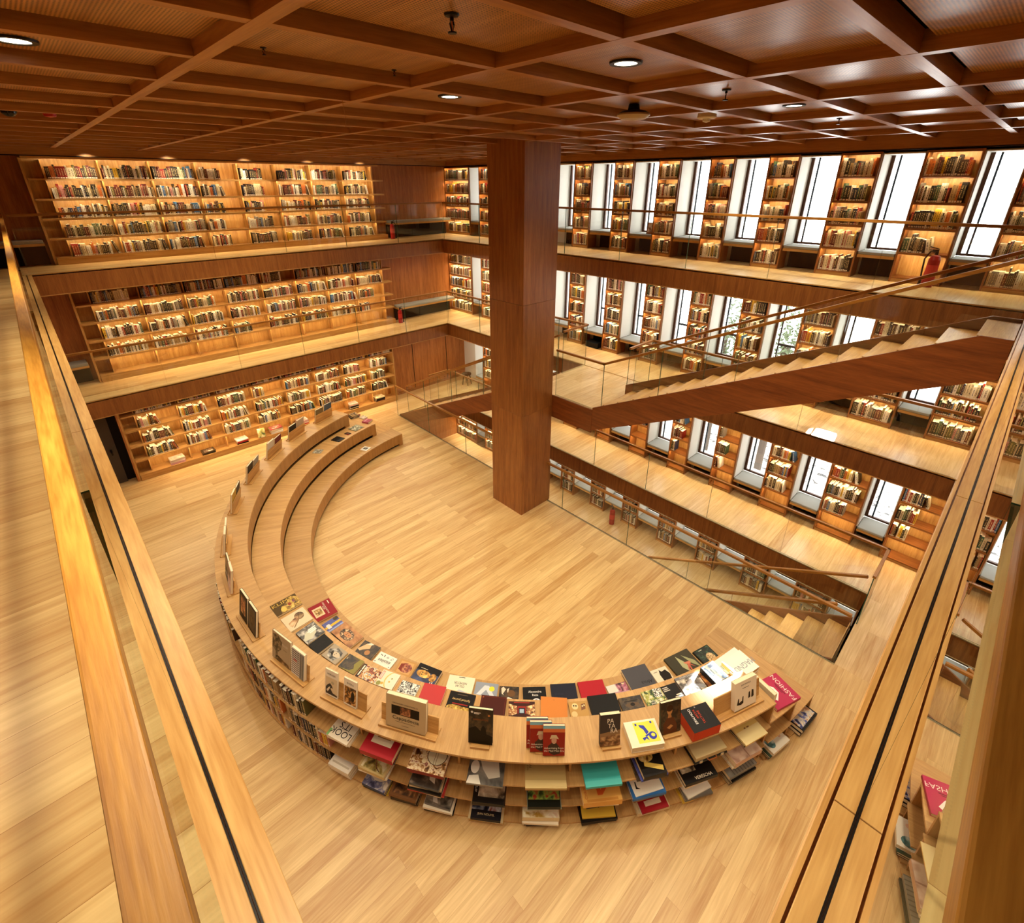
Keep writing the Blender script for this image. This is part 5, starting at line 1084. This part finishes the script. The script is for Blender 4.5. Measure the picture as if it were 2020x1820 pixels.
pile(237.2, s2, [(.32, .38, .03, '#7a5230', 3), (.31, .36, .03, '#3a2a1c', -3), (.34, .42, .045, '#2f68a8', 0), (.30, .36, .012, '#efe8d8', 4)], 'white folder with a black brush mark lying on a bright blue book', pic=[('p', [(.2, .75), (.24, .9), (.5, .86), (.48, .82), (.3, .84)], ink)], where='white brush-marked folder')
pile(238.2, s3, [(.34, .42, .06, '#d8c498', 0), (.30, .36, .022, '#efe8d8', 4), (.29, .35, .022, '#a01c24', 2)], 'slim red book above a yellow block-lettered one at floor level', pic=[('r', .2, .2, .4, .8, '#e0cdb0')], where='slim red book')
pile(243.4, s2, [(.33, .44, .03, '#e8dcc4', 0), (.34, .44, .03, '#d8c498', 2), (.33, .45, .055, '#120d0a', -1)], 'black monograph with a white portrait drawing and white edge lettering', pic=[('r', .35, .52, .85, .95, nz('print_portrait', ['#3a3026', '#b8a888', '#e8dcc4'], 12, 53)), ('t', 'VERESCHA', .1, .4, .11, '#e8dcc4', -90)], where='white portrait drawing')
pile(243.7, s3, [(.34, .44, .028, '#d8b03c', 0), (.32, .40, .022, '#c9a24a', 1), (.30, .38, .035, '#6a6660', -4), (.28, .36, .02, '#efe8d8', 5)], 'white folded book askew at floor level on yellow ones', pic=[('r', .4, .1, .9, .5, '#b8b2a4')], where='white askew book')
pile(250.2, s1, [(.24, .36, .025, B_, 2), (.25, .36, .022, '#3a2a1c', 0), (.26, .37, .022, '#d8b86a', 1)], 'gold and cream book with small figures on the top outer shelf near the stepped end', pic=[('r', 0, 0, .6, 1, '#e0cc94'), ('r', .6, .4, .66, .5, '#7d5a34'), ('r', .6, .55, .66, .62, '#7d5a34')], where='gold and cream book')
pile(249.8, s2, [(.33, .46, .03, '#e8dcc4', 0), (.31, .44, .035, '#d8c498', 2), (.27, .44, .07, '#c9a48c', 0)], 'pale pink book with soft draped figures', pic=[('r', .02, .02, .98, .98, nz('print_drape', ['#8a5a48', '#d8b8a0', '#e8d4bc'], 5, 54)), ('r', .0, .46, 1, .5, '#b8927c')], where='draped figures')
pile(249.9, s3, [(.32, .46, .025, '#3a2a1c', 2), (.31, .45, .025, '#8a7a5c', -1), (.3, .42, .03, B_, 1), (.33, .46, .06, '#8d8a80', 0)], 'wide grey ribbed book at floor level by the stepped end', pic=[('r', 0, .1*k, 1, .1*k+.03, '#6f6c64') for k in range(9)][0:9], where='grey ribbed book')
pile(256.3, s3, [(.33, .44, .03, B_, 0), (.33, .44, .03, '#3a4a3a', 0), (.28, .36, .055, '#e4dcc8', 1)], 'white book with a teal portrait between the stepped ends', r0=6.23, pic=[('e', .45, .75, .3, .18, nz('print_teal', ['#1a2426', '#5a8a8c', '#c9d4cc'], 9, 55)), ('e', .6, .25, .16, .1, '#7d4a34'), ('e', .45, .22, .12, .08, '#e0b89a')], where='teal portrait')
pile(262.1, s3, [(.30, .44, .06, B_, 0), (.29, .42, .06, '#17110f', 1)], 'dark comic-style book at floor level under the lowest tier end', r0=6.27, pic=[('r', .1, .05, .9, .95, nz('print_comic', ['#17121a', '#4a58a0', '#e0d4b8', '#b8703a'], 14, 56))], where='comic-style book')
# presentation case with a leather handle
ar = RAD(244.4)
r = thing('book_case', 'stone-coloured presentation case with a leather handle on the top outer shelf', 'case', (CX+6.20*cos(ar), CY+6.20*sin(ar), L3+T2+0.001), ar+pi/2, GP)
MB().box(-.23, .23, -.16, .16, 0, .03).build('tray', plain('#120d0a', .5), r, bevel=.003)
MB().box(-.22, .22, -.15, .15, .0302, .10).build('lid', plain('#b8a274', .6), r, bevel=.004)
MB().tube([(-.06, -.16, .05), (-.055, -.185, .05), (.055, -.185, .05), (.06, -.16, .05)], .008).build('handle', plain('#8a4a1c', .4), r, smooth=True)
for x in (-.15, .15): MB().box(x-.02, x+.02, -.168, -.1605, .012, .05).build('clasp', plain('#b8ac98', .3, .8), r)
# fallen ribbon of the red box
o = MB().tube([(0, 0, 0), (.01, -.03, -.05), (.0, -.035, -.12), (.02, -.03, -.2)], .004).build('ribbon', plain('#4a1014', .6)); ar = RAD(207.6)
o.parent = [x for x in bpy.data.objects if x.get('label', '').startswith('red cloth box')][0]; o.location = (-.17, -.02, .04); o.rotation_euler = (0, 0, -pi/2)
bench_row(193.0, 197.4, T2+0.001, 'top shelf, near bay', True, .97, .28)
bench_row(182.6, 192.2, T2+0.001, 'top shelf, far bay', True, .955, .28)
bench_row(193.0, 200.5, T1+0.001, 'middle shelf', True, .95, .29)
bench_row(193.0, 200.2, 0.031, 'lowest shelf', True, .95, .28)
for z in (T1+0.001, 0.031): bench_row(181.0, 192.2, z, '', False, .94)
for k in range(5): bench_row(180.4-12.1*(k+1)+.3, 180.4-12.1*k-.3, T2+0.001, '', False, .9, .25)

# ------------------------------------------------------------------ piles on the bottom shelf of the bench-level bookcase
GB = 'piles on the lowest shelf behind the bench'
low = [(1.5, [('#d8a4a4', .06), ('#e4d4c0', .03), ('#d0b8a0', .05)], 'pink'), (2.25, [('#2a2018', .035), ('#4a3c28', .03)], 'dark'), (3.13, [('#17110e', .035), ('#b8282c', .05), ('#efe4d0', .03)], 'red'), (4.1, [('#efe8d8', .05), ('#e4d8c0', .04), ('#d8c8a4', .03), ('#a8524a', .025)], 'cream'),
       (4.9, [('#b8343a', .03), ('#e8dcc8', .035), ('#d8a8a0', .04), ('#e4c8c0', .03)], 'rose'), (6.62, [('#17110e', .03), ('#e0d0b0', .025), ('#241a14', .03), ('#17110e', .025), ('#d8b4a4', .06)], 'tall'), (7.6, [('#4a2418', .03), ('#17110e', .035), ('#241c16', .03), ('#d8c498', .035)], 'last')]
nmz = {'#d8a4a4': 'pink', '#e4d4c0': 'ivory', '#d0b8a0': 'fawn', '#2a2018': 'black-brown', '#4a3c28': 'umber', '#17110e': 'black', '#b8282c': 'red', '#efe4d0': 'white', '#efe8d8': 'white', '#e4d8c0': 'cream', '#d8c8a4': 'buff', '#a8524a': 'brick', '#b8343a': 'crimson', '#e8dcc8': 'pale', '#d8a8a0': 'salmon', '#e4c8c0': 'blush', '#e0d0b0': 'straw', '#241a14': 'dark brown', '#d8b4a4': 'rosy beige', '#4a2418': 'chestnut', '#241c16': 'charcoal', '#d8c498': 'sand'}
ordp = ['first', 'second', 'third', 'fourth', 'fifth', 'sixth', 'seventh']
for j, (x, bs, nm_) in enumerate(low):
    zz = L3+0.161
    for i, (c, t) in enumerate(bs):
        lv = 'topmost' if i == len(bs)-1 else ('lowest' if i == 0 else '%s up' % ordp[i])
        b = art_book('%s book, %s in the %s pile along the bookcase behind the bench' % (nmz[c], lv, ordp[j]), .26-.01*(i % 2), .34-.02*((i*3+j) % 3), t, c, [('r', .1, .15, .9, .85, nz('print_low_%d' % j, ['#8a6a54', c, '#e8dcc8'], 8, 60+j))] if i == len(bs)-1 else (), group=GB)
        b.location = (x, YB+.16, zz); b.rotation_euler = (0, 0, pi/2+RAD((-3, 2, 4, -1)[i % 4])); zz += t+.0022
b = art_book('yellow-green paperback leaning on the bottom shelf behind the bench', .2, .27, .02, '#b8b060', [('r', .0, .0, 1, 1, nz('print_yg', ['#4a5a3a', '#b8b060', '#e8e0c0'], 9, 70))], group=GB, paper=True)
b.matrix_world = Matrix.Translation((3.66, YB+.06, L3+.165+.14)) @ Matrix.Rotation(RAD(-14), 4, 'Z') @ Matrix.Rotation(RAD(76), 4, 'X')

# ------------------------------------------------------------------ fire extinguishers, stool, box, door
def extinguisher(x, y, z, rz, label, sc=1.0):
    t = thing('fire_extinguisher', label, 'fire extinguisher', (x, y, z), rz, 'red fire extinguishers'); t.scale = (sc, sc, sc); red = plain('#8f1519', .3)
    MB().lathe([(0, 0.001), (.078, .001), (.082, .02), (.082, .44), (.06, .50), (.03, .52)], 24).build('cylinder', red, t, smooth=True)
    MB().cyl(0, 0, .5202, .57, .022, 14).box(-.02, .06, -.012, .012, .565, .60).build('valve', black_metal, t)
    MB().bar((-.02, 0, .61), (.11, 0, .64), .02, .012).bar((-.01, 0, .585), (.11, 0, .59), .018, .01).build('lever', black_metal, t)
    MB().tube([(.02, -.015, .56), (.09, -.04, .56), (.14, -.05, .44), (.125, -.05, .22), (.11, -.04, .12)], .013).build('hose', black_metal, t, smooth=True)
    MB().lathe([(.012, .10), (.026, -.0), (.026, -.01)], 12).build('nozzle', black_metal, t, smooth=True).location = (.11, -.04, .03)
    MB().lathe([(.0825, .2), (.0828, .2), (.0828, .36), (.0825, .36)], 24).build('label_band', plain('#b8322c', .4), t)
extinguisher(10.88, 1.30, L1, RAD(90), 'red fire extinguisher standing before the window bookcases on the top gallery')
extinguisher(8.60, 14.42, L1, RAD(0), 'red fire extinguisher at the end of the top gallery back bookcase', .85)
extinguisher(8.60, 14.42, L2, RAD(0), 'red fire extinguisher at the end of the middle gallery back bookcase', .85)
extinguisher(10.75, 6.86, L4, RAD(60), 'red fire extinguisher down on the lowest storey by a window seat')
t = thing('stool', 'small dark stool in the far corner of the bench level', 'stool', (10.98, 14.0, L3), .3)
MB().lathe([(0, .40), (.17, .40), (.18, .42), (.17, .45), (0, .455)], 20).build('seat', plain('#2a1c12', .5), t, smooth=True)
for k in range(4):
    a = RAD(45+90*k); MB().bar((.17*cos(a), .17*sin(a), 0.001), (.11*cos(a), .11*sin(a), .40), .03, .03, up=(0, 1, 0)).build('leg', plain('#2a1c12', .5), t)
MB().bar((.14*cos(RAD(45)), .14*sin(RAD(45)), .18), (.14*cos(RAD(225)), .14*sin(RAD(225)), .18), .02, .02).build('stretcher', plain('#2a1c12', .5), t)
o = MB().box(-.16, .16, -.22, .22, 0.001, .16).build('storage_box', plain('#17181a', .5), None, bevel=.02); o.location = (11.18, 8.28, L2); tag(o, 'black box under a window seat on the middle gallery', 'box')
t = thing('leaning_picture', 'small orange-brown picture leaning in a top gallery window', 'picture', (11.3, 6.95, L1+0.459), RAD(-90))
m = MB().prism([(-.10, 0, 0), (.10, 0, 0), (.10, .06, .26), (-.10, .06, .26)], (0, .012, 0)).build('panel', plain('#a8643c', .5), t)
MB().prism([(-.07, .0, .04), (.07, .0, .04), (.07, .046, .24), (-.07, .046, .24)], (0, .009, 0)).build('print', nz('print_leaning', ['#7d3a1c', '#d8b48c', '#efe0c4'], 12, 71), t)
for i in range(1):
    root = bpy.data.objects.new('door_1', None); COL.objects.link(root); root['kind'] = 'structure'; root.location = (0.25, YW-.36, L3)
    MB().box(-.6, .32, .30, .345, 0.0, 1.95).build('dark_opening', dark_void, root)
    MB().box(-.55, .12, .22, .26, 0.005, 1.95).build('door_leaf', plain('#4a4036', .5), root)
    MB().box(.30, .335, .0, .30, 0.0, 2.2).build('door_frame', wallwood, root)
    MB().box(-.02, .02, -.02, .22, 0.9, .96).build('handle', black_metal, root)

# ------------------------------------------------------------------ what the windows look on to
def outside_stone():
    m, nt, b = new_mat('rough_pale_stone'); L = nt.links.new
    tc = nd(nt, 'ShaderNodeTexCoord'); mp = nd(nt, 'ShaderNodeMapping'); mp.inputs['Scale'].default_value = (1.2, 1.2, 4.0); L(tc.outputs['Object'], mp.inputs[0])
    n = nd(nt, 'ShaderNodeTexNoise'); n.inputs['Scale'].default_value = 2.4; n.inputs['Detail'].default_value = 7; n.inputs['Distortion'].default_value = 1.8; L(mp.outputs[0], n.inputs['Vector'])
    r = nd(nt, 'ShaderNodeValToRGB'); r.color_ramp.elements[0].position = 0.36; r.color_ramp.elements[1].position = 0.47
    r.color_ramp.elements[0].color = srgb('#4a4a4c'); r.color_ramp.elements[1].color = srgb('#d8d6d0'); L(n.outputs['Fac'], r.inputs[0]); L(r.outputs[0], b.inputs['Base Color']); b.inputs['Roughness'].default_value = .9
    bp = nd(nt, 'ShaderNodeBump'); bp.inputs['Strength'].default_value = .6; bp.inputs['Distance'].default_value = .15; L(n.outputs['Fac'], bp.inputs['Height']); L(bp.outputs[0], b.inputs['Normal'])
    return m
struct('wall_outside', MB().box(15.5, 16.1, -12, 22, -9.5, -3.9), outside_stone())
rt = random.Random(9)
for tx, ty, tz, lb in ((14.5, 6.0, -3.0, 'leafy tree outside the middle gallery windows, nearer the column'), (14.4, 4.25, -3.05, 'leafy tree outside the middle gallery windows, nearer the stair head')):
    t = thing('tree', lb, 'tree', (tx, ty, -9.0), 0, 'trees outside the windows'); h = tz+9.0
    MB().tube([(0, 0, 0), (.1, .05, h*.5), (0, 0, h+.6)], .11).build('trunk', plain('#4a4038', .9), t, smooth=True)
    c = MB()
    for i in range(900):
        p = Vector((max(-.9, min(.9, rt.gauss(0, .45))), max(-.8, min(.8, rt.gauss(0, .4))), h+max(-1.6, min(1.6, rt.gauss(.5, .75))))); a = Vector((rt.uniform(-1, 1), rt.uniform(-1, 1), rt.uniform(-1, 1))).normalized(); q = a.orthogonal().normalized()
        b = len(c.v); c.v += [tuple(p-a*.07), tuple(p+q*.035), tuple(p+a*.07), tuple(p-q*.035)]; c.f.append((b, b+1, b+2, b+3)); c.m.append(0)
    c.build('crown', plain('#5a6650', .7), t)

# titles become plain lettering meshes
dg = bpy.context.evaluated_depsgraph_get()
for o in [o for o in COL.objects if o.type == 'FONT']:
    me = bpy.data.meshes.new_from_object(o.evaluated_get(dg))
    n = bpy.data.objects.new('title', me); COL.objects.link(n); n.parent = o.parent
    n.location = o.location; n.rotation_euler = o.rotation_euler; n.scale = o.scale
    bpy.data.objects.remove(o)

# the several thousand smaller spines on the far shelves
ob = MASS.object('shelved_books')
tag(ob, 'rows of small book spines filling the far bookcases on every storey', 'books', None, 'stuff')
